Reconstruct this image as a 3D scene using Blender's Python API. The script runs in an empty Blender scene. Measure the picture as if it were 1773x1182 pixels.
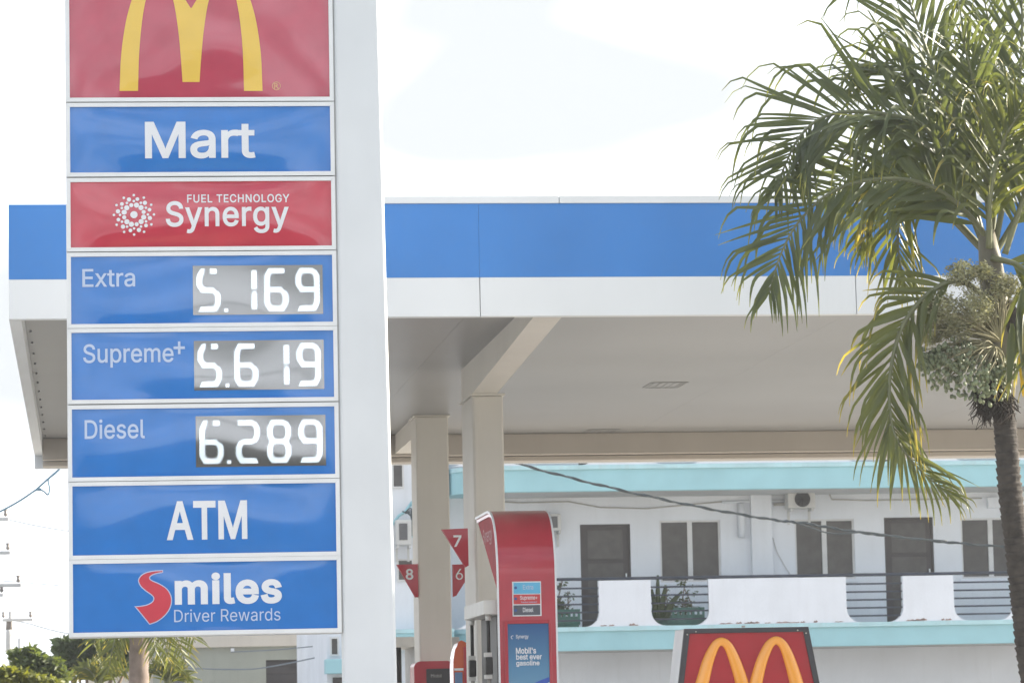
import bpy, bmesh, math, random
from mathutils import Vector, Matrix
from mathutils.geometry import tessellate_polygon
R = math.radians
random.seed(11)
SC = bpy.context.scene
COL = SC.collection

# ------------------------------------------------------------------ camera
CAM = Vector((0.0, 0.0, 1.1))
YAW, PITCH, ROLL = R(-7.07), R(6.34), R(-1.18)
FPX, CX, CY = 6000.0, 886.5, 591.0
ROT = (Matrix.Rotation(YAW, 3, 'Z') @ Matrix.Rotation(math.pi/2 + PITCH, 3, 'X') @ Matrix.Rotation(ROLL, 3, 'Z'))
cam_d = bpy.data.cameras.new('camera')
cam_d.sensor_width = 36.0
cam_d.lens = 36.0*FPX/1773.0
cam_d.clip_start = 0.5
cam_d.clip_end = 5000.0
cam_d.dof.use_dof = True
cam_d.dof.focus_distance = 27.5
cam_d.dof.aperture_fstop = 8.0
cam = bpy.data.objects.new('camera', cam_d)
COL.objects.link(cam)
cam.matrix_world = Matrix.Translation(CAM) @ ROT.to_4x4()
SC.camera = cam

# ------------------------------------------------------------------ light
SUN_AZ, SUN_EL = R(79.0), R(22.0)          # azimuth clockwise from +Y
sd = Vector((math.sin(SUN_AZ)*math.cos(SUN_EL), math.cos(SUN_AZ)*math.cos(SUN_EL), math.sin(SUN_EL)))
sun_d = bpy.data.lights.new('sun', 'SUN')
sun_d.energy = 5.0
sun_d.angle = R(0.6)
sun_d.color = (1.0, 0.91, 0.76)
sun = bpy.data.objects.new('sun', sun_d)
COL.objects.link(sun)
sun.rotation_euler = (-sd).to_track_quat('-Z', 'Y').to_euler()
W = bpy.data.worlds.new('World'); SC.world = W
W.use_nodes = True
nt = W.node_tree; nt.nodes.clear()
sky = nt.nodes.new('ShaderNodeTexSky'); sky.sky_type = 'NISHITA'; sky.sun_disc = False
sky.sun_elevation = SUN_EL; sky.sun_rotation = SUN_AZ
sky.air_density = 1.0; sky.dust_density = 2.0; sky.ozone_density = 1.0
tc = nt.nodes.new('ShaderNodeTexCoord')
mp = nt.nodes.new('ShaderNodeMapping'); mp.inputs['Scale'].default_value = (1, 1, 2.6)
nz = nt.nodes.new('ShaderNodeTexNoise'); nz.inputs['Scale'].default_value = 3.4; nz.inputs['Detail'].default_value = 7; nz.inputs['Roughness'].default_value = 0.55
cr = nt.nodes.new('ShaderNodeValToRGB')
cr.color_ramp.elements[0].position = 0.36; cr.color_ramp.elements[0].color = (0.12, 0.12, 0.12, 1)
cr.color_ramp.elements[1].position = 0.60; cr.color_ramp.elements[1].color = (0.85, 0.85, 0.85, 1)
mx = nt.nodes.new('ShaderNodeMix'); mx.data_type = 'RGBA'
mx.inputs[7].default_value = (8.0, 8.15, 8.3, 1)
bg = nt.nodes.new('ShaderNodeBackground'); bg.inputs['Strength'].default_value = 0.10
wo = nt.nodes.new('ShaderNodeOutputWorld')
L = nt.links.new
L(tc.outputs['Generated'], mp.inputs['Vector']); L(mp.outputs['Vector'], nz.inputs['Vector'])
L(nz.outputs['Fac'], cr.inputs['Fac'])
# bright haze bank low in the sky, broken cloud higher up
sx0 = nt.nodes.new('ShaderNodeSeparateXYZ'); L(tc.outputs['Generated'], sx0.inputs[0])
el = nt.nodes.new('ShaderNodeMapRange'); el.interpolation_type = 'SMOOTHSTEP'
nz2 = nt.nodes.new('ShaderNodeTexNoise'); nz2.inputs['Scale'].default_value = 2.2; nz2.inputs['Detail'].default_value = 5
L(tc.outputs['Generated'], nz2.inputs['Vector'])
wob = nt.nodes.new('ShaderNodeMath'); wob.operation = 'MULTIPLY_ADD'; wob.inputs[1].default_value = -0.22; L(nz2.outputs['Fac'], wob.inputs[0]); L(sx0.outputs['Z'], wob.inputs[2])
el.inputs['From Min'].default_value = 0.16; el.inputs['From Max'].default_value = 0.26
L(wob.outputs[0], el.inputs['Value'])
mxe = nt.nodes.new('ShaderNodeMix'); mxe.data_type = 'FLOAT'; mxe.inputs[2].default_value = 1.0
L(el.outputs['Result'], mxe.inputs[0]); L(cr.outputs['Color'], mxe.inputs[3]); L(mxe.outputs[0], mx.inputs[0])
nz3 = nt.nodes.new('ShaderNodeTexNoise'); nz3.inputs['Scale'].default_value = 6.5; nz3.inputs['Detail'].default_value = 2; L(mp.outputs['Vector'], nz3.inputs['Vector'])
cc3 = nt.nodes.new('ShaderNodeValToRGB'); cc3.color_ramp.elements[0].position = 0.43; cc3.color_ramp.elements[1].position = 0.66
cc3.color_ramp.elements[0].color = (0.425, 0.445, 0.46, 1); cc3.color_ramp.elements[1].color = (0.93, 0.97, 1.03, 1)
L(nz3.outputs['Fac'], cc3.inputs['Fac'])
cs3 = nt.nodes.new('ShaderNodeVectorMath'); cs3.operation = 'SCALE'; cs3.inputs['Scale'].default_value = 7.6
L(cc3.outputs['Color'], cs3.inputs[0]); L(cs3.outputs[0], mx.inputs[7])
L(sky.outputs['Color'], mx.inputs[6]); L(mx.outputs[2], bg.inputs['Color']); L(bg.outputs['Background'], wo.inputs['Surface'])
SC.view_settings.view_transform = 'Standard'
SC.view_settings.look = 'None'
SC.view_settings.exposure = 1.50
SC.view_settings.gamma = 1.0
SC.view_settings.use_curve_mapping = False
FLARE_HAZE = 0.0009  # density of the volume that imitates camera flare
try:
    SC.cycles.use_denoising = True
    SC.cycles.max_bounces = 8
except Exception:
    pass

# ------------------------------------------------------------------ helpers
def ray(px, py):
    return ROT @ Vector(((px-CX)/FPX, -(py-CY)/FPX, -1.0))
def at(px, py, Y):                       # photo pixel -> point on the vertical plane y = Y
    d = ray(px, py); return CAM + d*((Y-CAM.y)/d.y)
def at_z(px, py, z):
    d = ray(px, py); return CAM + d*((z-CAM.z)/d.z)
def at_x(px, py, x):
    d = ray(px, py); return CAM + d*((x-CAM.x)/d.x)

def tag(o, label=None, cat=None, group=None, kind=None):
    if label: o['label'] = label
    if cat: o['category'] = cat
    if group: o['group'] = group
    if kind: o['kind'] = kind
    return o
def empty(name, loc=(0, 0, 0), rz=0.0):
    o = bpy.data.objects.new(name, None); COL.objects.link(o)
    o.location = loc; o.rotation_euler = (0, 0, rz); o.empty_display_size = 0.2
    return o
def kids(o): return [c for c in bpy.data.objects if c.parent == o]
def copy_tree(o, parent=None):
    c = o.copy(); COL.objects.link(c); c.parent = parent
    for k in kids(o): copy_tree(k, c)
    return c

MATS = {}
def mat(name, rgb, rough=0.6, var=0.06, scale=3.0, bump=0.0, bscale=60.0, metal=0.0, coat=0.0, spec=0.5, streak=0.0, dark=None, coords='Object', trans=0.0, emit=None, estr=0.0):
    if name in MATS: return MATS[name]
    m = bpy.data.materials.new(name); m.use_nodes = True
    t = m.node_tree; n = t.nodes; b = n['Principled BSDF']; l = t.links.new
    b.inputs['Roughness'].default_value = rough
    b.inputs['Metallic'].default_value = metal
    b.inputs['Specular IOR Level'].default_value = spec
    b.inputs['Coat Weight'].default_value = coat
    b.inputs['Coat Roughness'].default_value = 0.04
    c = n.new('ShaderNodeTexCoord')
    z = n.new('ShaderNodeTexNoise'); z.inputs['Scale'].default_value = scale; z.inputs['Detail'].default_value = 6
    l(c.outputs[coords], z.inputs['Vector'])
    mr = n.new('ShaderNodeMapRange'); mr.inputs['To Min'].default_value = 1-var*1.6; mr.inputs['To Max'].default_value = 1+var*1.2
    mr.inputs['From Min'].default_value = 0.3; mr.inputs['From Max'].default_value = 0.7
    l(z.outputs['Fac'], mr.inputs['Value'])
    v = n.new('ShaderNodeMix'); v.data_type = 'RGBA'; v.blend_type = 'MULTIPLY'; v.inputs[0].default_value = 1.0
    v.inputs[6].default_value = (*rgb, 1)
    l(mr.outputs['Result'], v.inputs[7])
    out = v.outputs[2]
    if streak > 0:
        mpp = n.new('ShaderNodeMapping'); mpp.inputs['Scale'].default_value = (5.0, 5.0, 0.35)
        l(c.outputs[coords], mpp.inputs['Vector'])
        z2 = n.new('ShaderNodeTexNoise'); z2.inputs['Scale'].default_value = 1.6; z2.inputs['Detail'].default_value = 8; z2.inputs['Roughness'].default_value = 0.65
        l(mpp.outputs['Vector'], z2.inputs['Vector'])
        r2 = n.new('ShaderNodeValToRGB'); r2.color_ramp.elements[0].position = 0.50; r2.color_ramp.elements[1].position = 0.78
        r2.color_ramp.elements[0].color = (0, 0, 0, 1); r2.color_ramp.elements[1].color = (streak, streak, streak, 1)
        l(z2.outputs['Fac'], r2.inputs['Fac'])
        v2 = n.new('ShaderNodeMix'); v2.data_type = 'RGBA'
        l(r2.outputs['Color'], v2.inputs[0]); l(out, v2.inputs[6])
        dk = dark or (rgb[0]*0.45, rgb[1]*0.43, rgb[2]*0.38)
        v2.inputs[7].default_value = (*dk, 1)
        out = v2.outputs[2]
    l(out, b.inputs['Base Color'])
    if bump > 0:
        z3 = n.new('ShaderNodeTexNoise'); z3.inputs['Scale'].default_value = bscale; z3.inputs['Detail'].default_value = 4
        l(c.outputs[coords], z3.inputs['Vector'])
        bp = n.new('ShaderNodeBump'); bp.inputs['Strength'].default_value = bump; bp.inputs['Distance'].default_value = 0.01
        l(z3.outputs['Fac'], bp.inputs['Height']); l(bp.outputs['Normal'], b.inputs['Normal'])
    if trans > 0:
        tr = n.new('ShaderNodeBsdfTranslucent'); ms = n.new('ShaderNodeMixShader'); ms.inputs[0].default_value = trans
        hs = n.new('ShaderNodeMix'); hs.data_type = 'RGBA'; hs.blend_type = 'MULTIPLY'; hs.inputs[0].default_value = 1.0
        l(out, hs.inputs[6]); hs.inputs[7].default_value = (1.9, 1.75, 0.75, 1)
        l(hs.outputs[2], tr.inputs['Color']); l(b.outputs[0], ms.inputs[1]); l(tr.outputs[0], ms.inputs[2])
        l(ms.outputs[0], n['Material Output'].inputs['Surface'])
    if emit:
        b.inputs['Emission Color'].default_value = (*emit, 1); b.inputs['Emission Strength'].default_value = estr
    MATS[name] = m
    return m

class MB:
    def __init__(s): s.v = []; s.f = []; s.sm = []; s.mi = []; s.uv = {}
    def add(s, vs, fs, smooth=False, mi=0):
        b = len(s.v); s.v += [tuple(p) for p in vs]
        for f in fs:
            s.f.append([b+i for i in f]); s.sm.append(smooth); s.mi.append(mi)
        return b
    def box(s, lo, hi, M=None, mi=0):
        x0, y0, z0 = lo; x1, y1, z1 = hi
        if x0 > x1: x0, x1 = x1, x0
        if y0 > y1: y0, y1 = y1, y0
        if z0 > z1: z0, z1 = z1, z0
        vs = [Vector(p) for p in ((x0,y0,z0),(x1,y0,z0),(x1,y1,z0),(x0,y1,z0),(x0,y0,z1),(x1,y0,z1),(x1,y1,z1),(x0,y1,z1))]
        if M: vs = [M @ p for p in vs]
        s.add(vs, [(0,3,2,1),(4,5,6,7),(0,1,5,4),(1,2,6,5),(2,3,7,6),(3,0,4,7)], mi=mi); return s
    def prism(s, poly, fn, d0, d1, mi=0, smooth=False):    # poly 2-D (counter clockwise), fn(u,v,d)->3D
        n = len(poly)
        b = [fn(u, v, d0) for u, v in poly] + [fn(u, v, d1) for u, v in poly]
        base = len(s.v); s.v += [tuple(p) for p in b]
        tris = tessellate_polygon([[Vector((u, v, 0)) for u, v in poly]])
        for t in tris:
            s.f.append([base+i for i in t]); s.sm.append(False); s.mi.append(mi)
            s.f.append([base+n+i for i in reversed(t)]); s.sm.append(False); s.mi.append(mi)
        for i in range(n):
            j = (i+1) % n
            s.f.append([base+i, base+j, base+n+j, base+n+i]); s.sm.append(smooth); s.mi.append(mi)
        return s
    def tube(s, pts, r, seg=8, cap=True, mi=0):
        pts = [Vector(p) for p in pts]; n = len(pts); base = len(s.v)
        rr = r if isinstance(r, (list, tuple)) else [r]*n
        prev = None
        for i, p in enumerate(pts):
            t = (pts[min(i+1, n-1)]-pts[max(i-1, 0)])
            if t.length < 1e-9: t = Vector((0, 0, 1))
            t.normalize()
            if prev is None:
                a = Vector((0, 0, 1)) if abs(t.z) < 0.9 else Vector((1, 0, 0))
                u = t.cross(a).normalized()
            else:
                u = (prev - t*prev.dot(t)).normalized()
            prev = u; w = t.cross(u)
            for k in range(seg):
                q = 2*math.pi*k/seg
                s.v.append(tuple(p + (u*math.cos(q)+w*math.sin(q))*rr[i]))
        for i in range(n-1):
            for k in range(seg):
                a = base+i*seg+k; b = base+i*seg+(k+1) % seg
                s.f.append([a, b, b+seg, a+seg]); s.sm.append(True); s.mi.append(mi)
        if cap:
            s.f.append([base+k for k in range(seg)][::-1]); s.sm.append(False); s.mi.append(mi)
            s.f.append([base+(n-1)*seg+k for k in range(seg)]); s.sm.append(False); s.mi.append(mi)
        return s
    def build(s, name, m, parent=None, bevel=0.0, seg=2, loc=None):
        me = bpy.data.meshes.new(name)
        me.from_pydata(s.v, [], s.f)
        me.polygons.foreach_set('use_smooth', s.sm)
        for x in (m if isinstance(m, (list, tuple)) else [m]): me.materials.append(x)
        if isinstance(m, (list, tuple)): me.polygons.foreach_set('material_index', s.mi)
        bm = bmesh.new(); bm.from_mesh(me)
        if bevel > 0:
            ed = [e for e in bm.edges if len(e.link_faces) == 2 and e.calc_face_angle(0) > 0.5]
            bmesh.ops.bevel(bm, geom=ed, offset=bevel, segments=seg, profile=0.6, affect='EDGES', clamp_overlap=True)
        bmesh.ops.recalc_face_normals(bm, faces=bm.faces)
        bm.to_mesh(me); bm.free()
        me.update()
        o = bpy.data.objects.new(name, me); COL.objects.link(o)
        if parent: o.parent = parent
        if loc: o.location = loc
        return o

def catmull(pts, n):
    pts = [Vector(p) for p in pts]; out = []
    P = [pts[0]*2-pts[1]] + pts + [pts[-1]*2-pts[-2]]
    for i in range(len(pts)-1):
        a, b, c, d = P[i:i+4]
        for k in range(n):
            t = k/n
            out.append(0.5*((2*b)+(c-a)*t+(2*a-5*b+4*c-d)*t*t+(3*b-a-3*c+d)*t**3))
    out.append(pts[-1]); return out

_tc = {}
try:                                     # Blender's own bundled interface typeface
    FONT = bpy.data.fonts.load(bpy.utils.system_resource('DATAFILES', path='fonts') + '/Inter.woff2')
except Exception:
    FONT = None
from mathutils.geometry import delaunay_2d_cdt
def loops_of(body, font, spacing, n=5):
    cu = bpy.data.curves.new('t', 'FONT'); cu.body = body; cu.size = 1.0; cu.space_character = spacing
    if font: cu.font = font
    o = bpy.data.objects.new('t', cu); COL.objects.link(o)
    c2 = o.to_curve(bpy.context.evaluated_depsgraph_get())
    out = []
    for sp_ in c2.splines:
        b = sp_.bezier_points; l = []
        for i in range(len(b)):
            p0, p1 = b[i], b[(i+1) % len(b)]
            a, h1, h2, d = p0.co, p0.handle_right, p1.handle_left, p1.co
            st_ = abs((h1-a).cross(d-a).length)+abs((h2-a).cross(d-a).length) < 1e-6
            for k in range(1 if st_ else n):
                t = k/n if not st_ else 0
                q = a*(1-t)**3+h1*3*t*(1-t)**2+h2*3*t*t*(1-t)+d*t**3
                if not l or (Vector((q.x, q.y))-l[-1]).length > 1e-4: l.append(Vector((q.x, q.y)))
        if len(l) > 2 and (l[0]-l[-1]).length < 1e-4: l.pop()
        if len(l) > 2: out.append(l)
    o.to_curve_clear(); bpy.data.objects.remove(o); bpy.data.curves.remove(cu)
    return out
def winding(p, loops):
    w = 0
    for l in loops:
        for i in range(len(l)):
            a, b = l[i-1], l[i]
            if a.y <= p.y:
                if b.y > p.y and (b.x-a.x)*(p.y-a.y)-(p.x-a.x)*(b.y-a.y) > 0: w += 1
            elif b.y <= p.y and (b.x-a.x)*(p.y-a.y)-(p.x-a.x)*(b.y-a.y) < 0: w -= 1
    return w
def grow(loop, w, sgn):
    n = len(loop); o = []
    for i in range(n):
        a, b, c = loop[i-1], loop[i], loop[(i+1) % n]
        t1, t2 = (b-a).normalized(), (c-b).normalized()
        n1, n2 = Vector((t1.y, -t1.x))*sgn, Vector((t2.y, -t2.x))*sgn
        m = n1+n2
        if m.length < 1e-5: o.append(b+n1*w); continue
        m.normalize(); o.append(b+m*(w/max(0.45, m.dot(n1))))
    return o
def text_geo(body, bold=0.0, spacing=1.0, font=None):
    key = (body, bold, spacing, font)
    if key in _tc: return _tc[key]
    loops = loops_of(body, font, spacing)
    big = max(loops, key=lambda l: abs(sum(l[i-1].x*l[i].y-l[i].x*l[i-1].y for i in range(len(l)))))
    sgn = 1 if sum(big[i-1].x*big[i].y-big[i].x*big[i-1].y for i in range(len(big))) > 0 else -1
    if abs(bold) > 1e-6: loops = [grow(l, bold, sgn) for l in loops]
    co = []; ed = []
    for l in loops:
        b = len(co); co += l; ed += [(b+i, b+(i+1) % len(l)) for i in range(len(l))]
    V, E, Fc = delaunay_2d_cdt(co, ed, [], 0, 1e-6)[:3]
    fs = []
    for f in Fc:
        c = (V[f[0]]+V[f[1]]+V[f[2]])/3
        if winding(c, loops)*sgn > 0: fs.append(list(f))
    vs = [Vector((p.x, p.y, 0)) for p in V]
    used = [i for f in fs for i in f]
    xs = [vs[i].x for i in used]; ys = [vs[i].y for i in used]
    r = (vs, fs, min(xs), max(xs), min(ys), max(ys)); _tc[key] = r
    return r
def text_on(body, rect, fn, m, parent, bold=0.0, spacing=1.0, name='lettering', grid=0.0, out=0.002, font=None):
    """lettering fitted into rect = (u0, v0, u1, v1); fn(u, v, outward) -> 3-D point"""
    vs, fs, x0, x1, y0, y1 = text_geo(body, bold, spacing, font)
    u0, v0, u1, v1 = rect
    bm = bmesh.new()
    used = sorted({i for f in fs for i in f}); ix_ = {k: n for n, k in enumerate(used)}
    vs = [vs[i] for i in used]; fs = [[ix_[i] for i in f] for f in fs]
    bv = [bm.verts.new((u0+(p.x-x0)/(x1-x0)*(u1-u0), v0+(p.y-y0)/(y1-y0)*(v1-v0), p.z)) for p in vs]
    for f in fs:
        try: bm.faces.new([bv[i] for i in f])
        except ValueError: pass
    if grid > 0: cut_grid(bm, u0, v0, u1, v1, grid)
    for v in bm.verts: v.co = fn(v.co.x, v.co.y, out+v.co.z)
    me = bpy.data.meshes.new(name); bm.to_mesh(me); bm.free(); me.materials.append(m)
    o = bpy.data.objects.new(name, me); COL.objects.link(o); o.parent = parent
    return o
def cut_grid(bm, u0, v0, u1, v1, g):
    u = u0+g
    while u < u1:
        bmesh.ops.bisect_plane(bm, geom=bm.verts[:]+bm.edges[:]+bm.faces[:], plane_co=(u, 0, 0), plane_no=(1, 0, 0)); u += g
    v = v0+g
    while v < v1:
        bmesh.ops.bisect_plane(bm, geom=bm.verts[:]+bm.edges[:]+bm.faces[:], plane_co=(0, v, 0), plane_no=(0, 1, 0)); v += g
def shape_on(polys, fn, m, parent, name='emblem', grid=0.0, out=0.002):
    bm = bmesh.new()
    allu = [p[0] for q in polys for p in q]; allv = [p[1] for q in polys for p in q]
    for q in polys:
        bv = [bm.verts.new((u, v, 0)) for u, v in q]
        for t in tessellate_polygon([[Vector((u, v, 0)) for u, v in q]]):
            try: bm.faces.new([bv[i] for i in t])
            except ValueError: pass
    if grid > 0: cut_grid(bm, min(allu), min(allv), max(allu), max(allv), grid)
    for v in bm.verts: v.co = fn(v.co.x, v.co.y, out)
    bmesh.ops.recalc_face_normals(bm, faces=bm.faces)
    me = bpy.data.meshes.new(name); bm.to_mesh(me); bm.free(); me.materials.append(m)
    o = bpy.data.objects.new(name, me); COL.objects.link(o); o.parent = parent
    return o
def disc(u, v, r, n=14): return [(u+r*math.cos(2*math.pi*i/n), v+r*math.sin(2*math.pi*i/n)) for i in range(n)]
def ring_polys(u, v, r, w, n=20):
    o = []
    for i in range(n):
        a, b = 2*math.pi*i/n, 2*math.pi*(i+1)/n
        o.append([(u+(r-w)*math.cos(a), v+(r-w)*math.sin(a)), (u+r*math.cos(a), v+r*math.sin(a)), (u+r*math.cos(b), v+r*math.sin(b)), (u+(r-w)*math.cos(b), v+(r-w)*math.sin(b))])
    return o

# ------------------------------------------------------------------ materials
M_white = mat('white_paint', (0.72, 0.75, 0.78), 0.45, 0.03, 2.0, bump=0.02)
M_alu = mat('white_aluminium', (0.82, 0.84, 0.86), 0.35, 0.03, 4.0)
M_pillar = mat('pillar_paint', (0.76, 0.79, 0.82), 0.4, 0.03, 1.5, streak=0.05)
M_seam = mat('seam_grime', (0.42, 0.42, 0.42), 0.8)
M_blue = mat('sign_blue', (0.018, 0.190, 0.60), 0.10, 0.04, 5.0, coat=0.6, streak=0.07, dark=(0.10, 0.26, 0.55))
M_red = mat('sign_red', (0.56, 0.035, 0.07), 0.10, 0.05, 5.0, coat=0.8)
M_mred = mat('sign_maroon', (0.50, 0.05, 0.10), 0.10, 0.05, 5.0, coat=1.0)
M_arch = mat('arch_yellow_vinyl', (0.84, 0.56, 0.08), 0.25, 0.03, 4.0, coat=0.5)
M_pink = mat('trademark_vinyl', (0.72, 0.42, 0.22), 0.3)
M_let = mat('lettering_white', (0.80, 0.82, 0.86), 0.3, 0.02)
M_let2 = mat('lettering_pale', (0.52, 0.62, 0.82), 0.3, 0.02)
M_disp = mat('display_face', (0.060, 0.068, 0.072), 0.10, 0.08, 9.0, coat=1.0, spec=0.8)
M_disp.node_tree.nodes['Principled BSDF'].inputs['Coat IOR'].default_value = 2.6
M_led = mat('led', (0.8, 0.9, 1.0), 0.4, 0.0, emit=(0.80, 0.92, 1.0), estr=1.35)
M_fblue = mat('fascia_blue', (0.042, 0.215, 0.60), 0.38, 0.06, 0.9, streak=0.14, dark=(0.09, 0.25, 0.52))
M_fwhite = mat('fascia_white', (0.76, 0.785, 0.81), 0.4, 0.03, 0.8, streak=0.05)
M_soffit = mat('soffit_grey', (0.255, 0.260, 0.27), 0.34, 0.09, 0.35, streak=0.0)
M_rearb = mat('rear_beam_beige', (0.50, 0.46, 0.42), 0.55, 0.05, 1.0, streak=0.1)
M_col = mat('column_cream', (0.72, 0.69, 0.64), 0.55, 0.04, 1.0, bump=0.03, streak=0.08)
M_pred = mat('pump_red', (0.46, 0.025, 0.05), 0.28, 0.06, 4.0, coat=0.5)
M_pgrey = mat('pump_grey', (0.42, 0.42, 0.42), 0.5, 0.05, 5.0)
M_pwhite = mat('pump_white', (0.70, 0.69, 0.66), 0.4, 0.05, 6.0, streak=0.10)
M_dark = mat('dark_metal', (0.035, 0.035, 0.045), 0.4, 0.1, 8.0)
M_black = mat('black_rubber', (0.018, 0.018, 0.02), 0.5, 0.1, 8.0)
M_bwall = mat('building_white', (0.74, 0.77, 0.82), 0.75, 0.05, 0.8, bump=0.15, bscale=30, streak=0.12)
M_bpar = mat('parapet_white', (0.76, 0.79, 0.85), 0.75, 0.04, 1.2, bump=0.2, bscale=30, streak=0.12, dark=(0.38, 0.36, 0.36))
M_aqua = mat('aqua_paint', (0.33, 0.58, 0.64), 0.7, 0.05, 1.5, bump=0.12, bscale=30, streak=0.10, dark=(0.45, 0.62, 0.60))
M_aqua2 = mat('aqua_paint_pale', (0.45, 0.68, 0.73), 0.7, 0.06, 2.5, bump=0.12, bscale=30, streak=0.35, dark=(0.38, 0.42, 0.42))
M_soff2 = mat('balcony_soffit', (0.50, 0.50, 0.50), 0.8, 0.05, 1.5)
M_door = mat('door_brown', (0.055, 0.048, 0.050), 0.5, 0.12, 3.0)
M_glass = mat('screen_glass', (0.075, 0.070, 0.068), 0.35, 0.15, 6.0, spec=0.5)
M_frame = mat('window_frame', (0.66, 0.66, 0.66), 0.5)
M_rail = mat('rail_metal', (0.035, 0.045, 0.07), 0.4, 0.15, 6.0)
M_ac = mat('ac_casing', (0.55, 0.55, 0.54), 0.5, 0.06, 5.0, streak=0.15)
M_acd = mat('ac_grille', (0.10, 0.10, 0.11), 0.5, 0.1, 20.0)
M_green = mat('planter_green', (0.05, 0.16, 0.13), 0.6, 0.15, 8.0)
M_leafd = mat('leaf_dark', (0.055, 0.085, 0.035), 0.5, 0.3, 1.2, trans=0.35)
M_leafy = mat('leaf_yellow_green', (0.15, 0.17, 0.035), 0.5, 0.3, 1.0, trans=0.40)
M_stem = mat('stem_brown', (0.16, 0.12, 0.08), 0.8, 0.2, 10)
M_cable = mat('cable_black', (0.05, 0.065, 0.075), 0.6)
M_conc = mat('pole_concrete', (0.40, 0.38, 0.35), 0.85, 0.1, 3.0, bump=0.2)
M_insul = mat('insulator', (0.25, 0.22, 0.20), 0.4)
M_cream = mat('cream_wall', (0.62, 0.57, 0.50), 0.8, 0.05, 0.6, bump=0.1, streak=0.10)
M_gwall = mat('green_grey_wall', (0.35, 0.365, 0.32), 0.85, 0.08, 0.7, bump=0.1, streak=0.18)
M_ground = mat('concrete_forecourt', (0.43, 0.41, 0.38), 0.85, 0.08, 0.4, bump=0.2, coords='Object')
M_asph = mat('asphalt', (0.055, 0.055, 0.056), 0.9, 0.2, 2.0, bump=0.3)
M_grass = mat('grass_ground', (0.10, 0.12, 0.05), 0.9, 0.3, 0.5)
M_line = mat('road_paint', (0.75, 0.75, 0.72), 0.7)
M_kerb = mat('kerb_concrete', (0.42, 0.41, 0.38), 0.85, 0.1, 2.0)

# ------------------------------------------------------------------ ground
def sheet(name, x0, y0, x1, y1, z, m):
    mb = MB(); mb.add([(x0, y0, z), (x1, y0, z), (x1, y1, z), (x0, y1, z)], [(0, 1, 2, 3)])
    return tag(mb.build(name, m), kind='structure')
sheet('ground', -900, -900, 900, 1500, -0.13, M_grass)
sheet('road', -300, 4.0, 300, 15.0, -0.12, M_asph)
for k in range(-6, 10):
    pass
mbl = MB()
for k in range(-12, 14):
    mbl.add([(k*6.0, 9.42, -0.115), (k*6.0+3, 9.42, -0.115), (k*6.0+3, 9.56, -0.115), (k*6.0, 9.56, -0.115)], [(0, 1, 2, 3)])
tag(mbl.build('road_markings', M_line), kind='structure')
tag(MB().box((-300, 15.0, -0.13), (300, 15.2, 0.0)).build('kerb', M_kerb, bevel=0.02), kind='structure')
tag(MB().box((-300, 15.2, -0.13), (300, 58.0, -0.004)).build('forecourt', M_ground), kind='structure')
tag(MB().box((-300, 58.0, -0.13), (300, 110.0, -0.02)).build('yard', M_ground), kind='structure')

# ------------------------------------------------------------------ pylon sign
SA = R(-1.75)
S0 = at(122, 650, 27.0)
UD = Vector((math.cos(SA), math.sin(SA), 0)); ND = Vector((math.sin(SA), -math.cos(SA), 0))   # ND faces the road
def sp(px, py):                          # pixel -> (u, z) on the sign's face
    d = ray(px, py); t = (S0-CAM).dot(ND)/d.dot(ND); p = CAM+d*t
    return (p-S0).dot(UD), p.z
def srect(l, r, t, b):
    mx_, my_ = (l+r)/2, (t+b)/2
    return (sp(l, my_)[0], sp(mx_, b)[1], sp(r, my_)[0], sp(mx_, t)[1])
sign = empty('pylon_sign', (S0.x, S0.y, 0), SA)
tag(sign, 'tall white roadside pillar sign stacked with red and blue panels and lit fuel prices', 'sign')
UL, UR = sp(124, 650)[0], sp(578, 650)[0]
rows = [  # (top left y, top right y, bottom left y, bottom right y) in the photograph
    ('M', None, (170, 169)), ('Mart', (186, 184), (300, 297)), ('Syn', (316, 313), (429, 426)),
    ('E', (444, 442), (561, 558)), ('S', (576, 572), (692, 688)), ('D', (708, 704), (826, 821)),
    ('ATM', (841, 836), (961, 955)), ('R', (976, 969), (1095, 1087))]
def zrow(yy): return (sp(124, yy[0])[1]+sp(575, yy[1])[1])/2
XR0 = UR+0.036                            # outer edge of the cabinet
FR = 0.031
ptop = zrow((170, 169)) + 1.98
labels = {'M': 'maroon panel with yellow arches', 'Mart': 'blue panel reading Mart', 'Syn': 'red panel with dotted burst emblem',
          'E': 'blue price panel reading Extra 5.169', 'S': 'blue price panel showing 5.619', 'D': 'blue price panel reading Diesel 6.289',
          'ATM': 'blue panel reading ATM', 'R': 'blue panel with red road-shaped S'}
panels = {}
zmin = None
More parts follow.
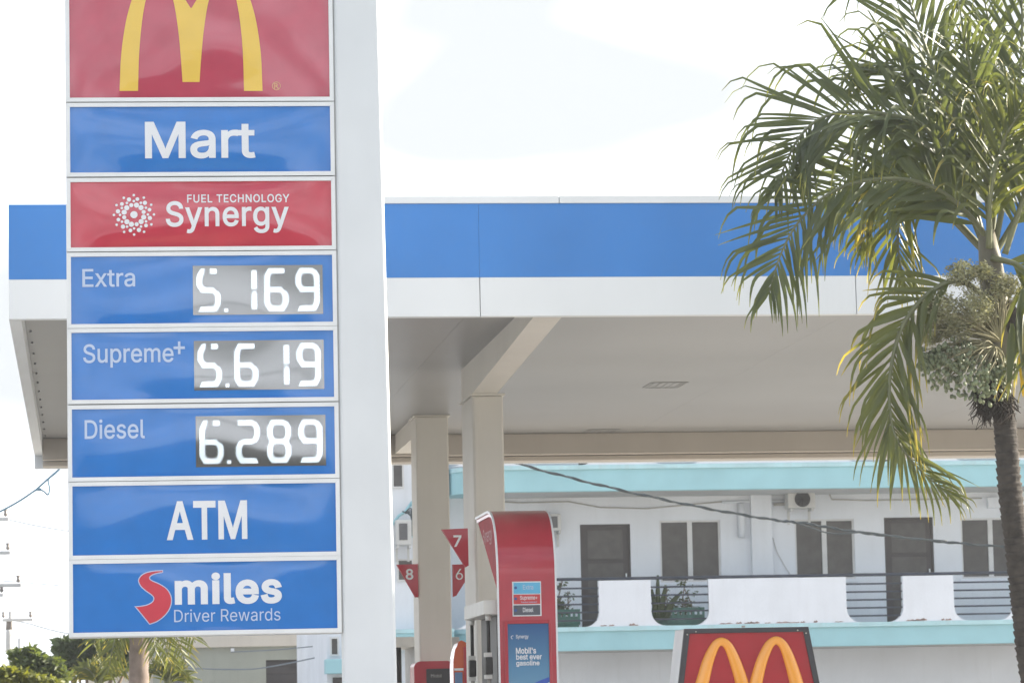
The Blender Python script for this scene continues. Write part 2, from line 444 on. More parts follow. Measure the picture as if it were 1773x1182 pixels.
for nm, t, b in rows:
    zb = zrow(b); zt = ptop if t is None else zrow(t)
    zmin = zb
    bul = 0.060 if nm in ('M',) else (0.026 if nm in ('Mart', 'Syn') else 0.008)
    uc = (UL+UR)/2; hw = (UR-UL)/2; zc = (zb+zt)/2; hh = (zt-zb)/2
    sd_ = random.uniform(0, 6)
    def fn(u, v, out, uc=uc, hw=hw, zc=zc, hh=hh, bul=bul, sd_=sd_):
        a = max(0.0, 1-((u-uc)/hw)**2); c = max(0.0, 1-((v-zc)/hh)**2)
        y = bul*a*c
        y += 0.0030*math.sin(u*4.1+sd_)*math.sin(v*7.0+sd_*2)*min(1, a*c*4)
        return Vector((u, -(y+out), v))
    nx, nz = 40, (40 if nm == 'M' else 16)
    vs = []; fs = []
    for j in range(nz+1):
        for i in range(nx+1):
            # denser samples near the edges
            s_ = 0.5-0.5*math.cos(math.pi*i/nx); r_ = 0.5-0.5*math.cos(math.pi*j/nz)
            vs.append(fn(UL+(UR-UL)*s_, zb+(zt-zb)*r_, 0))
    for j in range(nz):
        for i in range(nx):
            a = j*(nx+1)+i; fs.append((a, a+1, a+nx+2, a+nx+1))
    mb = MB(); mb.add(vs, fs, smooth=True)
    p = mb.build('sign_panel', {'M': M_mred, 'Syn': M_red}.get(nm, M_blue), sign)
    tag(p, labels[nm])
    panels[nm] = (p, fn, zb, zt)
    # mitred retaining frame
    gp = 0.0015
    o0, o1, p0, p1 = UL-FR, UR+FR, zb-FR, zt+FR
    g = 0.0012
    fb = MB()
    fnf = lambda u, v, d: Vector((u, -d, v))
    fb.prism([(o0+g, p0), (o1-g, p0), (UR-g, zb), (UL+g, zb)], fnf, -0.03, 0.020)
    fb.prism([(UL+g, zt), (UR-g, zt), (o1-g, p1), (o0+g, p1)], fnf, -0.03, 0.020)
    fb.prism([(o0, p0+g), (UL, zb+g), (UL, zt-g), (o0, p1-g)], fnf, -0.03, 0.020)
    fb.prism([(UR, zb+g), (o1, p0+g), (o1, p1-g), (UR, zt-g)], fnf, -0.03, 0.020)
    fb.build('panel_frame', M_alu, p, bevel=0.002, seg=1)
ztop = ptop+FR+0.02
cab = MB().box((UL-FR-0.004, 0.022, zmin-FR-0.006), (UR+FR+0.004, 0.30, ztop)).build('cabinet', M_alu, sign, bevel=0.004)
# dark backing in the joints between frames
MB().box((UL-FR+0.001, 0.012, zmin-FR+0.004), (UR+FR-0.001, 0.020, ztop-0.02)).build('cabinet_backing', M_seam, sign)
# pillar: slightly wider at its foot, rounded edges
pl0 = UR+FR+0.010
wr_top = sp(656, 0)[0]; wr_bot = sp(688, 1182)[0]; zt_, zb_ = sp(656, 0)[1], sp(688, 1182)[1]
def wr(z): return wr_bot+(wr_top-wr_bot)*(z-zb_)/(zt_-zb_)
ppb = MB()
zs = [0.0, 0.5*ztop, ztop+0.15]
vv = []
for z in zs:
    vv += [(pl0, 0.0, z), (wr(z), 0.0, z), (wr(z), 0.34, z), (pl0, 0.34, z)]
ff = [(0, 3, 2, 1), (8, 9, 10, 11)]
for k in range(2):
    for i in range(4):
        a = k*4+i; b = k*4+(i+1) % 4; ff.append((a, b, b+4, a+4))
ppb.add(vv, ff); ppb.build('pillar', M_pillar, sign, bevel=0.035, seg=4)
MB().box((pl0-0.25, -0.06, -0.1), (wr_bot+0.3, 0.45, 0.12)).build('plinth', M_conc, sign, bevel=0.02)
MB().box((pl0-0.009, 0.02, zmin-FR), (pl0+0.003, 0.2, ztop)).build('pillar_joint', M_seam, sign)

def arches_m(nm):
    p, fn, zb, zt = panels[nm]
    def q(l): return [sp(x, y) for x, y in l]
    # outline of the pair of arches, apexes above the photograph's upper edge
    outer_l = catmull([Vector((207, 158, 0)), Vector((210, 95, 0)), Vector((218, 40, 0)), Vector((229, 0, 0)), Vector((242, -34, 0)), Vector((256, -55, 0)), Vector((270, -61, 0)), Vector((286, -53, 0)), Vector((303, -27, 0)), Vector((318, -2, 0)), Vector((330, 17, 0))], 4)
    inner_l = catmull([Vector((239, 158, 0)), Vector((241, 95, 0)), Vector((246, 40, 0)), Vector((253, 0, 0)), Vector((261, -32, 0)), Vector((271, -48, 0)), Vector((283, -36, 0)), Vector((299, 0, 0)), Vector((308, 50, 0)), Vector((313, 100, 0)), Vector((316, 143, 0))], 4)
    L_ = [(v.x, v.y) for v in outer_l]; I_ = [(v.x, v.y) for v in inner_l]
    mir = lambda l: [(661.5-x, y) for x, y in l]
    quads = []
    n = len(L_)
    for A, B in ((L_, I_), (mir(L_), mir(I_))):
        for i in range(n-1):
            quads.append(q([A[i], A[i+1], B[i+1], B[i]]))
    quads.append(q([(330, 17), (316, 143), (345.5, 143)]))
    quads.append(q([(330, 17), (345.5, 143), (331.5, 17)]))
    o = shape_on(quads, fn, M_arch, p, 'arches', grid=0.08, out=0.003)
    tr = ring_polys(*sp(478.5, 149.5), 0.034, 0.005)
    shape_on(tr, fn, M_pink, p, 'trademark_ring', out=0.003)
    text_on('R', srect(474.5, 483, 145, 154.5), fn, M_pink, p, 0.01, name='trademark_letter', out=0.003)
arches_m('M')
def on_panel(nm, body, l, r, t, b, bold, m=M_let, spacing=1.0, font=None):
    p, fn, zb, zt = panels[nm]
    text_on(body, srect(l, r, t, b), fn, m, p, bold, spacing, grid=0.06, out=0.003, font=font)
on_panel('Mart', 'Mart', 251, 442, 211.5, 275.5, 0.015, font=FONT)
on_panel('Syn', 'FUEL TECHNOLOGY', 324, 501, 337, 351.5, 0.013, spacing=1.08, font=FONT)
on_panel('Syn', 'Synergy', 287, 500, 348.5, 404.5, 0.014, spacing=1.03, font=FONT)
on_panel('E', 'Extra', 142.5, 234, 465.5, 497, 0.009, M_let2, font=FONT)
on_panel('S', 'Supreme', 144, 300.5, 595, 636, 0.009, M_let2, font=FONT)
on_panel('S', '+', 300.5, 320, 591, 613, 0.010, M_let2, font=FONT)
on_panel('D', 'Diesel', 146.5, 251, 725.5, 759.5, 0.009, M_let2, font=FONT)
on_panel('ATM', 'ATM', 288.5, 428, 866.5, 933.5, 0.020, font=FONT)
on_panel('R', 'miles', 302.5, 488, 990, 1045.5, 0.030, spacing=1.06, font=FONT)
on_panel('R', 'Driver Rewards', 301.5, 485.5, 1053, 1075, 0.0, M_let2, font=FONT)
# dotted burst
p, fn, zb, zt = panels['Syn']
bu, bv = sp(232, 372.5); px = (sp(332, 372)[0]-sp(232, 372)[0])/100
dots = [disc(bu, bv, 6.3*px, 20)]
for k in range(12):
    a = 2*math.pi*(k+0.5)/12
    dots.append(disc(bu+17.4*px*math.cos(a), bv+17.4*px*math.sin(a), (4.5 if k % 3 else 3.6)*px, 14))
    dots.append(disc(bu+28.2*px*math.cos(a+0.04), bv+28.2*px*math.sin(a+0.04), (3.8 if k % 2 else 3.3)*px, 12))
    a = 2*math.pi*k/12
    dots.append(disc(bu+24.0*px*math.cos(a), bv+24.0*px*math.sin(a), 2.3*px, 10))
    dots.append(disc(bu+34.6*px*math.cos(a), bv+34.6*px*math.sin(a), 2.3*px, 10))
shape_on(dots, fn, M_let, p, 'burst_emblem', out=0.003)
# road shaped S
p, fn, zb, zt = panels['R']
sc_ = [(395, 72), (320, 74), (250, 85), (190, 103), (145, 135), (120, 185), (145, 250), (205, 305), (262, 345), (288, 378), (275, 415), (225, 445), (160, 460), (80, 468), (160, 565), (245, 670), (330, 640), (410, 580), (465, 510), (492, 430), (485, 350), (440, 275), (360, 220), (280, 185), (252, 160), (270, 135), (320, 115), (395, 100)]
pt = [Vector((220+x/6.332, 975+y/6.332, 0)) for x, y in sc_]
segs = [pt[0:14], pt[13:16], pt[15:28]]
ol = []
for s_ in segs: ol += catmull(s_, 3)[:-1]
ol.append(pt[-1])
ctr = Vector((0, 0, 0))
def inset(poly, d):
    n = len(poly); out = []
    for i in range(n):
        a, b, c = poly[i-1], poly[i], poly[(i+1) % n]
        t1 = (b-a).normalized(); t2 = (c-b).normalized(); t = (t1+t2)
        if t.length < 1e-6: out.append(b); continue
        t.normalize(); nn = Vector((-t.y, t.x, 0))
        out.append(b+nn*d)
    return out
area = sum(ol[i-1].x*ol[i].y-ol[i].x*ol[i-1].y for i in range(len(ol)))
inn = inset(ol, 1.7 if area > 0 else -1.7)
M_sred = mat('emblem_red', (0.60, 0.04, 0.07), 0.3)
shape_on([[sp(v.x, v.y) for v in ol]], fn, M_let2, p, 'road_emblem_outline', grid=0.08, out=0.003)
shape_on([[sp(v.x, v.y) for v in inn]], fn, M_sred, p, 'road_emblem', grid=0.08, out=0.005)

# LED displays
def seg_paths(ch):
    L0, R0, B0, M0, T0, c = 5.2, 37.8, 5.2, 39.0, 72.8, 8.5
    d = {
     '5': [[(R0-5, T0), (L0+c, T0), (L0, T0-c), (L0, M0+c), (L0+c, M0), (R0-c, M0), (R0, M0-c), (R0, B0+c), (R0-c, B0), (L0+4, B0)]],
     '6': [[(R0-4, T0), (L0+c, T0), (L0, T0-c), (L0, B0+c), (L0+c, B0), (R0-c, B0), (R0, B0+c), (R0, M0-c), (R0-c, M0), (L0+3, M0)]],
     '9': [[(L0+4, B0), (R0-c, B0), (R0, B0+c), (R0, T0-c), (R0-c, T0), (L0+c, T0), (L0, T0-c), (L0, M0+c), (L0+c, M0), (R0-3, M0)]],
     '2': [[(L0+4, T0), (R0-c, T0), (R0, T0-c), (R0, M0+c), (R0-c, M0), (L0+c, M0), (L0, M0-c), (L0, B0+c), (L0+c, B0), (R0-4, B0)]],
     '8': [[(L0+c, T0), (R0-c, T0), (R0, T0-c), (R0, M0+c), (R0-c, M0), (R0, M0-c), (R0, B0+c), (R0-c, B0), (L0+c, B0), (L0, B0+c), (L0, M0-c), (L0+c, M0), (L0, M0+c), (L0, T0-c), (L0+c, T0)], [(L0+c, M0), (R0-c, M0)]],
     '1': [[(R0, T0-4), (R0, M0+6)], [(R0, M0-6), (R0, B0+4)]],
    }
    return d[ch]
def seg_dist(p, a, b):
    ax, ay = a; bx, by = b; dx, dy = bx-ax, by-ay; L2 = dx*dx+dy*dy
    t = 0 if L2 == 0 else max(0, min(1, ((p[0]-ax)*dx+(p[1]-ay)*dy)/L2))
    return math.hypot(p[0]-ax-dx*t, p[1]-ay-dy*t)
def display(nm, rect, value):
    p, fn, zb, zt = panels[nm]
    u0, v0, u1, v1 = srect(*rect)
    off = lambda u, v, d: fn(u, v, d)
    mbd = MB(); N = 12; vs = []; fs = []
    for j in range(3):
        for i in range(N+1): vs.append(fn(u0+(u1-u0)*i/N, v0+(v1-v0)*j/2, 0.004))
    for j in range(2):
        for i in range(N): a = j*(N+1)+i; fs.append((a, a+1, a+N+2, a+N+1))
    mbd.add(vs, fs, True); mbd.build('display', M_disp, p)
    k = (u1-u0)/225.0                      # metres per photograph pixel
    offs = [5, 68, 122, 176.5]
    digs = value.replace('.', '')
    vb = v0+3.5*k
    for di, ch in enumerate(digs):
        paths = seg_paths(ch); pts = []
        sx, sy = 4.0, 3.3
        nrow = int(78/sy)+1; ncol = int(44/sx)+2
        for r_ in range(nrow):
            for c_ in range(ncol):
                q = (c_*sx+(sx/2 if r_ % 2 else 0), r_*sy)
                if any(seg_dist(q, a, b) < 4.9 for pa in paths for a, b in zip(pa, pa[1:])):
                    if di == 0 and q[1] > 66 and (14 < q[0] < 19 or 21 < q[0] < 25 or (19 <= q[0] <= 21 and q[1] > 71)): continue
                    pts.append(q)
        mb2 = MB()
        def led(q):
            u = u0+(offs[di]+q[0])*k; v = vb+q[1]*k; r0 = 1.02*k
            c0 = fn(u, v, 0.005); n = 6
            ring = [c0+Vector((r0*math.cos(2*math.pi*i/n), 0, r0*math.sin(2*math.pi*i/n))) for i in range(n)]
            top = [c0+Vector((0.6*r0*math.cos(2*math.pi*i/n), -0.004, 0.6*r0*math.sin(2*math.pi*i/n))) for i in range(n)]
            mb2.add(ring+top, [tuple(range(n, 2*n))]+[(i, (i+1) % n, n+(i+1) % n, n+i) for i in range(n)])
        for q in pts: led(q)
        mb2.build('digit', M_led, p)
        if di == 0:
            mb2 = MB()
            for q in ((50.5, 3), (54.0, 3), (50.5, 6.2), (54.0, 6.2)): led(q)
            mb2.build('decimal_point', M_led, p)
display('E', (334, 559, 459.5, 544.5), '5.169')
display('S', (336, 561, 589, 674.5), '5.619')
display('D', (339, 564, 719, 807), '6.289')

# ------------------------------------------------------------------ canopy
YF = 28.5
can = empty('fuel_canopy', (at(800, 500, YF).x, YF, 0))
tag(can, 'long flat filling station canopy with blue and white fascia on two cream columns', 'canopy')
CO = Vector(can.location)
def cl(v): return Vector(v)-CO
xl = at(15, 500, YF).x; xr = at(1773, 500, YF).x+9.0
z_b = (at(700, 548, YF).z+at(1500, 544, YF).z)/2
z_m = (at(700, 481, YF).z+at(1500, 477, YF).z)/2
z_t = (at(700, 353, YF).z+at(1500, 351, YF).z)/2
z_tt = (at(700, 341, YF).z+at(1250, 338, YF).z)/2
zs_ = z_b+0.17                              # soffit level
XA0 = at(930, 548, YF).x                    # left faces of both columns lie on this line
YR = at_x(60, 810, at(15, 500, YF).x).y; z_r = z_b-0.16
seams = [xl, at(831, 500, YF).x]
step = (seams[1]-xl)/2.0
xs = [xl]
stp = at(1482, 500, YF).x-at(831, 500, YF).x
x = at(831, 500, YF).x
xs = [xl, x-stp*0.62, x, x+stp, x+2*stp, xr]
if xs[1] < xl+0.5: xs = [xl, x, x+stp, x+2*stp, xr]
for a, b in zip(xs, xs[1:]):
    MB().box(cl((a+0.003, YF, z_b)), cl((b-0.003, YF+0.10, z_m))).build('fascia_panel', M_fwhite, can, bevel=0.003, seg=1)['label'] = 'white lower fascia panel'
    MB().box(cl((a+0.001, YF+0.002, z_m+0.001)), cl((b-0.001, YF+0.10, z_t))).build('fascia_panel', M_fblue, can)['label'] = 'blue fascia panel'
xw = at(968, 345, YF).x
for a, b in ((at(118, 345, YF).x, xw), (xw, xr)):
    MB().box(cl((a+0.003, YF-0.012, z_t+0.001)), cl((b-0.003, YF+0.16, z_tt))).build('top_trim', M_fwhite, can, bevel=0.004, seg=1)
MB().box(cl((xl, YF+0.10, z_b+0.002)), cl((xr, YF+0.12, z_t))).build('fascia_backing', M_seam, can)
# end and rear fascias
MB().box(cl((xl, YF+0.121, z_b)), cl((xl+0.10, YR, z_t-0.002))).build('side_fascia', M_fwhite, can, bevel=0.003)
MB().box(cl((xr-0.10, YF+0.121, z_b)), cl((xr, YR, z_t-0.002))).build('side_fascia', M_fwhite, can, bevel=0.003)
MB().box(cl((xl, YR+0.001, z_r)), cl((xr, YR+0.1, z_t))).build('rear_fascia', M_fwhite, can, bevel=0.003)
# rear beam and gutter seen below the soffit
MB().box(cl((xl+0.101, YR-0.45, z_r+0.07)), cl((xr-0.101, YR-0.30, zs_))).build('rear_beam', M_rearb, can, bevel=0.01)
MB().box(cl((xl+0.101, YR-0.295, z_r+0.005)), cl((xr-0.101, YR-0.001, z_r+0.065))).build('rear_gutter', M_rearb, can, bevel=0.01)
# soffit in broad pans laid front to back
xx = xl+0.10; k = 0
while xx < xr-0.2:
    w = 0.42 if k == 0 else 3.4
    e = min(xx+w, xr-0.1)
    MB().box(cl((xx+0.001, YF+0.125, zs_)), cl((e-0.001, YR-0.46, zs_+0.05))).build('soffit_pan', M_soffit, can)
    xx = e; k += 1
MB().box(cl((xl+0.1, YF+0.125, zs_+0.055)), cl((xr-0.1, YR, z_t-0.05))).build('roof_deck', M_fwhite, can)
# seam strips and bolts on the left pan
for i in range(18):
    y = YF+0.5+i*0.9
    if y < YR-0.6:
        MB().tube([cl((xl+0.14, y, zs_)), cl((xl+0.14, y, zs_-0.016))], 0.010, 8).build('bolt', M_soffit, can)
MB().box(cl((xl+0.50, YF+0.2, zs_-0.035)), cl((xl+0.54, YR-0.56, zs_-0.002))).build('seam_strip', M_soffit, can)
# ceiling fittings
for (pxx, pyy) in ((1152, 666), (1040, 746)):
    q = at_z(pxx, pyy, zs_)
    fo = MB(); w, d = 0.19, 0.28
    for s_ in (-1, 1):
        fo.box(cl((q.x+s_*w-0.012, q.y-d, zs_-0.007)), cl((q.x+s_*w+0.012, q.y+d, zs_-0.001)))
        fo.box(cl((q.x-w+0.013, q.y+s_*d-0.012, zs_-0.007)), cl((q.x+w-0.013, q.y+s_*d+0.012, zs_-0.001)))
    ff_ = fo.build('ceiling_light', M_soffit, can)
    sl = MB()
    for i in range(5): sl.box(cl((q.x-w+0.03+i*0.075, q.y-d+0.03, zs_-0.006)), cl((q.x-w+0.045+i*0.075, q.y+d-0.03, zs_-0.001)))
    sl.build('louvre', M_soffit, ff_)
# columns
def column(x0, x1, y0, y1, br_dir, ztop_c):
    MB().box(cl((x0, y0, 0)), cl((x1, y1, ztop_c))).build('column', M_col, can, bevel=0.02, seg=2)
    MB().box(cl((x0-0.02, y0-0.02, ztop_c+0.001)), cl((x1+0.02, y1+0.02, ztop_c+0.02))).build('column_cap', M_col, can, bevel=0.003)
YA = at_x(818, 750, XA0).y; Y8 = at_x(722, 900, XA0).y
xa0 = XA0; xa1 = at(873, 800, YA).x; x80 = XA0; x81 = at(779, 900, Y8).x
z_arm = at(845, 681, YA).z
da = 0.95
column(xa0, xa1, YA, YA+da, -1, z_arm-0.021)
MB().box(cl((xa0+0.02, YA-0.012, 0.1)), cl((xa0+0.05, YA-0.001, z_arm-0.05))).build('conduit_cover', M_col, can, bevel=0.003)
column(x80, x81, Y8, Y8+0.60, 1, zs_-0.022)
def arm(name, x0_, x1_, prof):
    MB().prism([(y-CO.y, z-CO.z) for y, z in prof], lambda u, v, d: Vector((d-CO.x, u, v)), x0_, x1_).build(name, M_col, can, bevel=0.004, seg=1)
arm('cantilever_arm', xa0+0.004, xa1-0.06, [(YF+0.13, zs_-0.001), (YF+0.13, z_b+0.03), (YA-0.05, z_arm), (YA+da, z_arm), (YA+da, zs_-0.001)])
arm('cantilever_arm', x80+0.004, x81-0.03, [(Y8+0.62, zs_-0.001), (Y8+0.62, z_r+0.1), (YR-0.47, z_r+0.1), (YR-0.47, zs_-0.001)])

# ------------------------------------------------------------------ pump number flags
def flag(number, pts, Y, depth, trect, label, bold=0.01):
    P = [at(x, y, Y) for x, y in pts]
    c = P[0]
    o = empty('pump_number_flag', (c.x, c.y, c.z))
    tag(o, label, 'number sign', 'red triangular pump number flags on the canopy columns')
    b = MB(); f2 = lambda u, v, d: Vector((u, d, v))
    poly = [((q-c).x, (q-c).z) for q in P]
    b.prism(poly, f2, 0.0, depth)
    pl = b.build('flag_plate', M_pred, o, bevel=0.004, seg=1)
    l, r, t, bt = trect
    m_ = ((l+r)/2, (t+bt)/2)
    a = at(l, m_[1], Y); b_ = at(r, m_[1], Y); t_ = at(m_[0], t, Y); q_ = at(m_[0], bt, Y)
    text_on(number, (a.x-c.x, q_.z-c.z, b_.x-c.x, t_.z-c.z), lambda u, v, d: Vector((u, -d, v)), M_let, o, bold, name='number', out=0.004, font=FONT)
    return o
flag('7', [(765, 916), (809.5, 914.5), (811, 978), (806, 981)], YA-0.02, 0.05, (785, 799, 926, 946), 'red triangular flag with white 7 on the left of the near column', 0.02)
flag('8', [(687, 977), (723, 976), (724, 1033), (719, 1033)], Y8-0.02, 0.05, (702.5, 715.5, 984, 1003), 'red triangular flag with white 8 on the left of the far column', 0.02)
flag('6', [(784, 977), (824, 975.5), (790, 1030), (785, 1032)], Y8+0.05, 0.05, (789, 801.5, 984, 1003), 'red triangular flag with 6, half hidden between the two columns', 0.0)

# ------------------------------------------------------------------ main fuel pump
YP = 30.2
x0 = at(864, 1050, YP).x; x1 = at(962, 1050, YP).x
zc_top = at(895, 885, YP+0.75).z
pump = empty('fuel_pump', (x0, YP, 0.0))
tag(pump, 'tall red arched fuel pump with blue gasoline poster beside the near column', 'fuel pump')
PO = Vector(pump.location)
Wd = x1-x0
MB().box((-0.25, -0.2, 0), (Wd+0.25, 2.2, 0.14)).build('island_kerb', M_kerb, pump, bevel=0.03)
# arched shell: profile in (y, z), extruded across x
H = zc_top
prof = [(0.0, 0.15), (0.0, H-0.62), (0.01, H-0.50), (0.05, H-0.36), (0.12, H-0.23), (0.23, H-0.12), (0.38, H-0.045), (0.56, H-0.01), (0.75, H), (1.62, H)]
pc = [(v.x, v.y) for v in catmull([Vector((a, b, 0)) for a, b in prof[1:]], 4)]
outer = [prof[0]]+pc
th = 0.05
innerp = []
for i, (a, b) in enumerate(outer):
    a0, b0 = outer[max(0, i-1)]; a1, b1 = outer[min(len(outer)-1, i+1)]
    t = Vector((a1-a0, b1-b0)).normalized(); n_ = Vector((t.y, -t.x))
    innerp.append((a+n_.x*th, b+n_.y*th))
sh = MB(); n = len(outer)
vs = [(0, a, b) for a, b in outer]+[(Wd, a, b) for a, b in outer]+[(0, a, b) for a, b in innerp]+[(Wd, a, b) for a, b in innerp]
for i in range(n-1):
    pass
b0_ = sh.add(vs, [(i, i+1, n+i+1, n+i) for i in range(n-1)]+[(2*n+i, 3*n+i, 3*n+i+1, 2*n+i+1) for i in range(n-1)], smooth=True)
sh.add(vs, [(i, 2*n+i, 2*n+i+1, i+1) for i in range(n-1)]+[(n+i, n+i+1, 3*n+i+1, 3*n+i) for i in range(n-1)]+[(0, n, 3*n, 2*n), (n-1, 3*n-1, 4*n-1, 2*n-1)])
sh.build('arched_shell', M_pred, pump)
# white edging along the arch
for sx in (-0.006, Wd+0.006):
    eb = MB(); vs = []
    for (a, b), (c, d) in zip(outer, innerp):
        a2, b2 = a+(a-c)*0.06, b+(b-d)*0.06
        c2, d2 = a+(c-a)*0.36, b+(d-b)*0.36
        vs += [(sx-0.008, a2, b2), (sx+0.008, a2, b2), (sx+0.008, c2, d2), (sx-0.008, c2, d2)]
    fs = []
    for i in range(n-1):
        for k in range(4):
            q = i*4+k; r_ = i*4+(k+1) % 4; fs.append((q, r_, r_+4, q+4))
    eb.add(vs, fs); eb.build('arch_edging', M_let, pump)
# side gusset with printed graphic
def gus(xa, xb, name, m):
    poly = [(1.60, H-0.055)]+[(c, d) for c, d in innerp[::-1] if d > H-0.78 and c < 1.6]+[(0.052, H-0.80)]
    g = MB(); g.prism(poly, lambda u, v, d: Vector((d, u, v)), xa, xb); return g.build(name, m, pump)
M_gr = mat('gusset_print', (0.42, 0.06, 0.09), 0.12, 0.35, 3.0, coat=1.0)
M_gus = mat('gusset_red', (0.42, 0.03, 0.05), 0.6, 0.08, 4.0, spec=0.15)
g1 = gus(0.012, 0.030, 'gusset', M_gus); gus(Wd-0.03, Wd-0.012, 'gusset', M_pred)
text_on('Synergy', (0.30, H-0.30, 1.00, H-0.14), lambda u, v, d: Vector((0.012-d, 1.5-u, v)), mat('ghost_print', (0.55, 0.20, 0.22), 0.4), g1, 0.0, out=0.003, font=FONT)
# body
MB().box((0.06, 0.055, 0.145), (Wd-0.06, 1.55, 1.70)).build('cabinet', M_pgrey, pump, bevel=0.01)
zh0, zh1 = at(838, 1063, YP+0.02).z, at(838, 1038, YP+0.02).z
xh = at(837, 1050, YP+0.05).x-x0
MB().box((xh, 0.06, zh0), (0.05, 1.62, zh1)).build('nozzle_hood', M_pwhite, pump, bevel=0.008)
MB().box((0.052, 0.075, 1.705), (Wd-0.052, 1.56, zh1-0.004)).build('head_cabinet', M_pwhite, pump, bevel=0.008)
MB().box((xh+0.14, 0.30, 0.145), (0.055, 1.50, zh0-0.002)).build('side_cabinet', mat('recess_grey', (0.16, 0.16, 0.16), 0.6), pump, bevel=0.01)
def nozzle(y, x):
    zt2 = zh0
    cabl = MB(); cabl.tube([(x, y, zt2-0.005), (x, y, zt2-0.36)], 0.016, 8)
    h = cabl.build('hose', M_black, pump)
    MB().tube([(x, y, zt2-0.002), (x, y, zt2-0.05)], 0.026, 8).build('hose_collar', M_pwhite, h)
    nz_ = MB(); nz_.box((x-0.035, y-0.05, zt2-0.52), (x+0.03, y+0.05, zt2-0.37))
    no = nz_.build('nozzle', M_black, pump, bevel=0.012)
    MB().tube([(x, y, zt2-0.525), (x, y+0.02, zt2-0.62), (x+0.02, y+0.05, zt2-0.72)], [0.02, 0.016, 0.012], 8).build('spout', M_conc, no)
    MB().box((x-0.042, y-0.03, zt2-0.37), (x+0.025, y+0.03, zt2-0.33)).build('guard', M_pwhite, no, bevel=0.005)
    MB().box((x-0.042, y-0.03, zt2-0.56), (x+0.025, y+0.03, zt2-0.523)).build('guard', M_pwhite, no, bevel=0.005)
for y in (0.14, 1.45): nozzle(y, xh+0.05)
# end panel frame, poster, grade sticker
fE = lambda u, v, d: Vector((u, -d, v))
def pe(px_, py_): q = at(px_, py_, YP); return q.x-x0, q.z
def prect(l, r, t, b):
    return (pe(l, (t+b)/2)[0], pe((l+r)/2, b)[1], pe(r, (t+b)/2)[0], pe((l+r)/2, t)[1])
r1 = prect(874.5, 956, 1073, 1260)
r2 = prect(880.5, 951.5, 1079, 1255)
fr = MB()
def framebox(mb, a, b, d0, d1):
    mb.box((a[0], -d1, b[1]-0), (b[0], -d0, b[3]+0)) if False else None
    mb.box((a[0], -d1, a[1]), (b[0]-0.001, -d0, a[3])); mb.box((b[2]+0.001, -d1, a[1]), (a[2], -d0, a[3]))
    mb.box((b[0], -d1, b[3]+0.001), (b[2], -d0, a[3])); mb.box((b[0], -d1, a[1]), (b[2], -d0, b[1]-0.001))
framebox(fr, r1, r2, 0.001, 0.016)
fr.build('poster_frame', M_pred, pump, bevel=0.003, seg=1)
# printed poster: blue fading paler towards its foot
Mp = bpy.data.materials.new('poster_print'); Mp.use_nodes = True
t_ = Mp.node_tree; b_ = t_.nodes['Principled BSDF']; b_.inputs['Roughness'].default_value = 0.25
tcn = t_.nodes.new('ShaderNodeTexCoord'); sx_ = t_.nodes.new('ShaderNodeSeparateXYZ'); cr_ = t_.nodes.new('ShaderNodeValToRGB')
mr_ = t_.nodes.new('ShaderNodeMapRange'); mr_.inputs['From Min'].default_value = r2[1]; mr_.inputs['From Max'].default_value = r2[3]
t_.links.new(tcn.outputs['Object'], sx_.inputs[0]); t_.links.new(sx_.outputs['Z'], mr_.inputs['Value']); t_.links.new(mr_.outputs['Result'], cr_.inputs['Fac']); t_.links.new(cr_.outputs['Color'], b_.inputs['Base Color'])
cr_.color_ramp.elements[0].color = (0.25, 0.45, 0.60, 1); cr_.color_ramp.elements[1].color = (0.02, 0.10, 0.28, 1)
e_ = cr_.color_ramp.elements.new(0.55); e_.color = (0.10, 0.27, 0.46, 1)
pb = MB(); pb.add([(r2[0], -0.004, r2[1]), (r2[2], -0.004, r2[1]), (r2[2], -0.004, r2[3]), (r2[0], -0.004, r2[3])], [(0, 1, 2, 3)])
post = pb.build('poster', Mp, pump)
for body, rc, bd in (('Synergy', (893, 915, 1098, 1106), 0.01), ("Mobil's", (893, 928, 1120, 1131), 0.02), ('best ever', (893.5, 938, 1131.5, 1141), 0.02), ('gasoline', (893.5, 934, 1142.5, 1153.5), 0.02)):
    text_on(body, prect(*rc), fE, M_let, post, bd, out=0.008, font=FONT)
shape_on(ring_polys(*pe(887.5, 1102.5), 0.016, 0.005, 12)[2:9], fE, M_let, post, 'crescent_mark', out=0.008)
M_sw = mat('swoosh_blue', (0.03, 0.10, 0.50), 0.3)
shape_on([[pe(926, 1181), pe(938, 1176), pe(951, 1171), pe(951, 1179), pe(944, 1183), pe(930, 1186)]], fE, M_sw, post, 'swoosh', out=0.008)
shape_on([[pe(915, 1192), pe(930, 1187), pe(944, 1184), pe(951, 1180), pe(951, 1192), pe(940, 1196)]], fE, M_let, post, 'swoosh', out=0.008)
st = prect(887, 937, 1006, 1066)
sk = MB().box((st[0], -0.008, st[1]), (st[2], -0.001, st[3])).build('grade_sticker', M_let, pump)
for (a, b, rgb, nm_) in ((1008, 1027, (0.13, 0.50, 0.78), 'blue'), (1028.5, 1045, (0.60, 0.06, 0.07), 'red'), (1047, 1064, (0.09, 0.10, 0.13), 'grey')):
    q = prect(889, 935, a, b)
    MB().box((q[0], -0.012, q[1]), (q[2], -0.0085, q[3])).build('grade_strip', mat('strip_'+nm_, rgb, 0.35), sk)
for body, rc, m_ in (('Extra', (905, 923, 1012, 1020), M_let2), ('Supreme+', (900, 930, 1030.5, 1039), M_let), ('Premium unleaded', (902, 929, 1040.3, 1042.8), M_let2), ('Diesel', (905, 923, 1051, 1059), M_let)):
    text_on(body, prect(*rc), fE, m_, sk, 0.01, out=0.014, font=FONT)
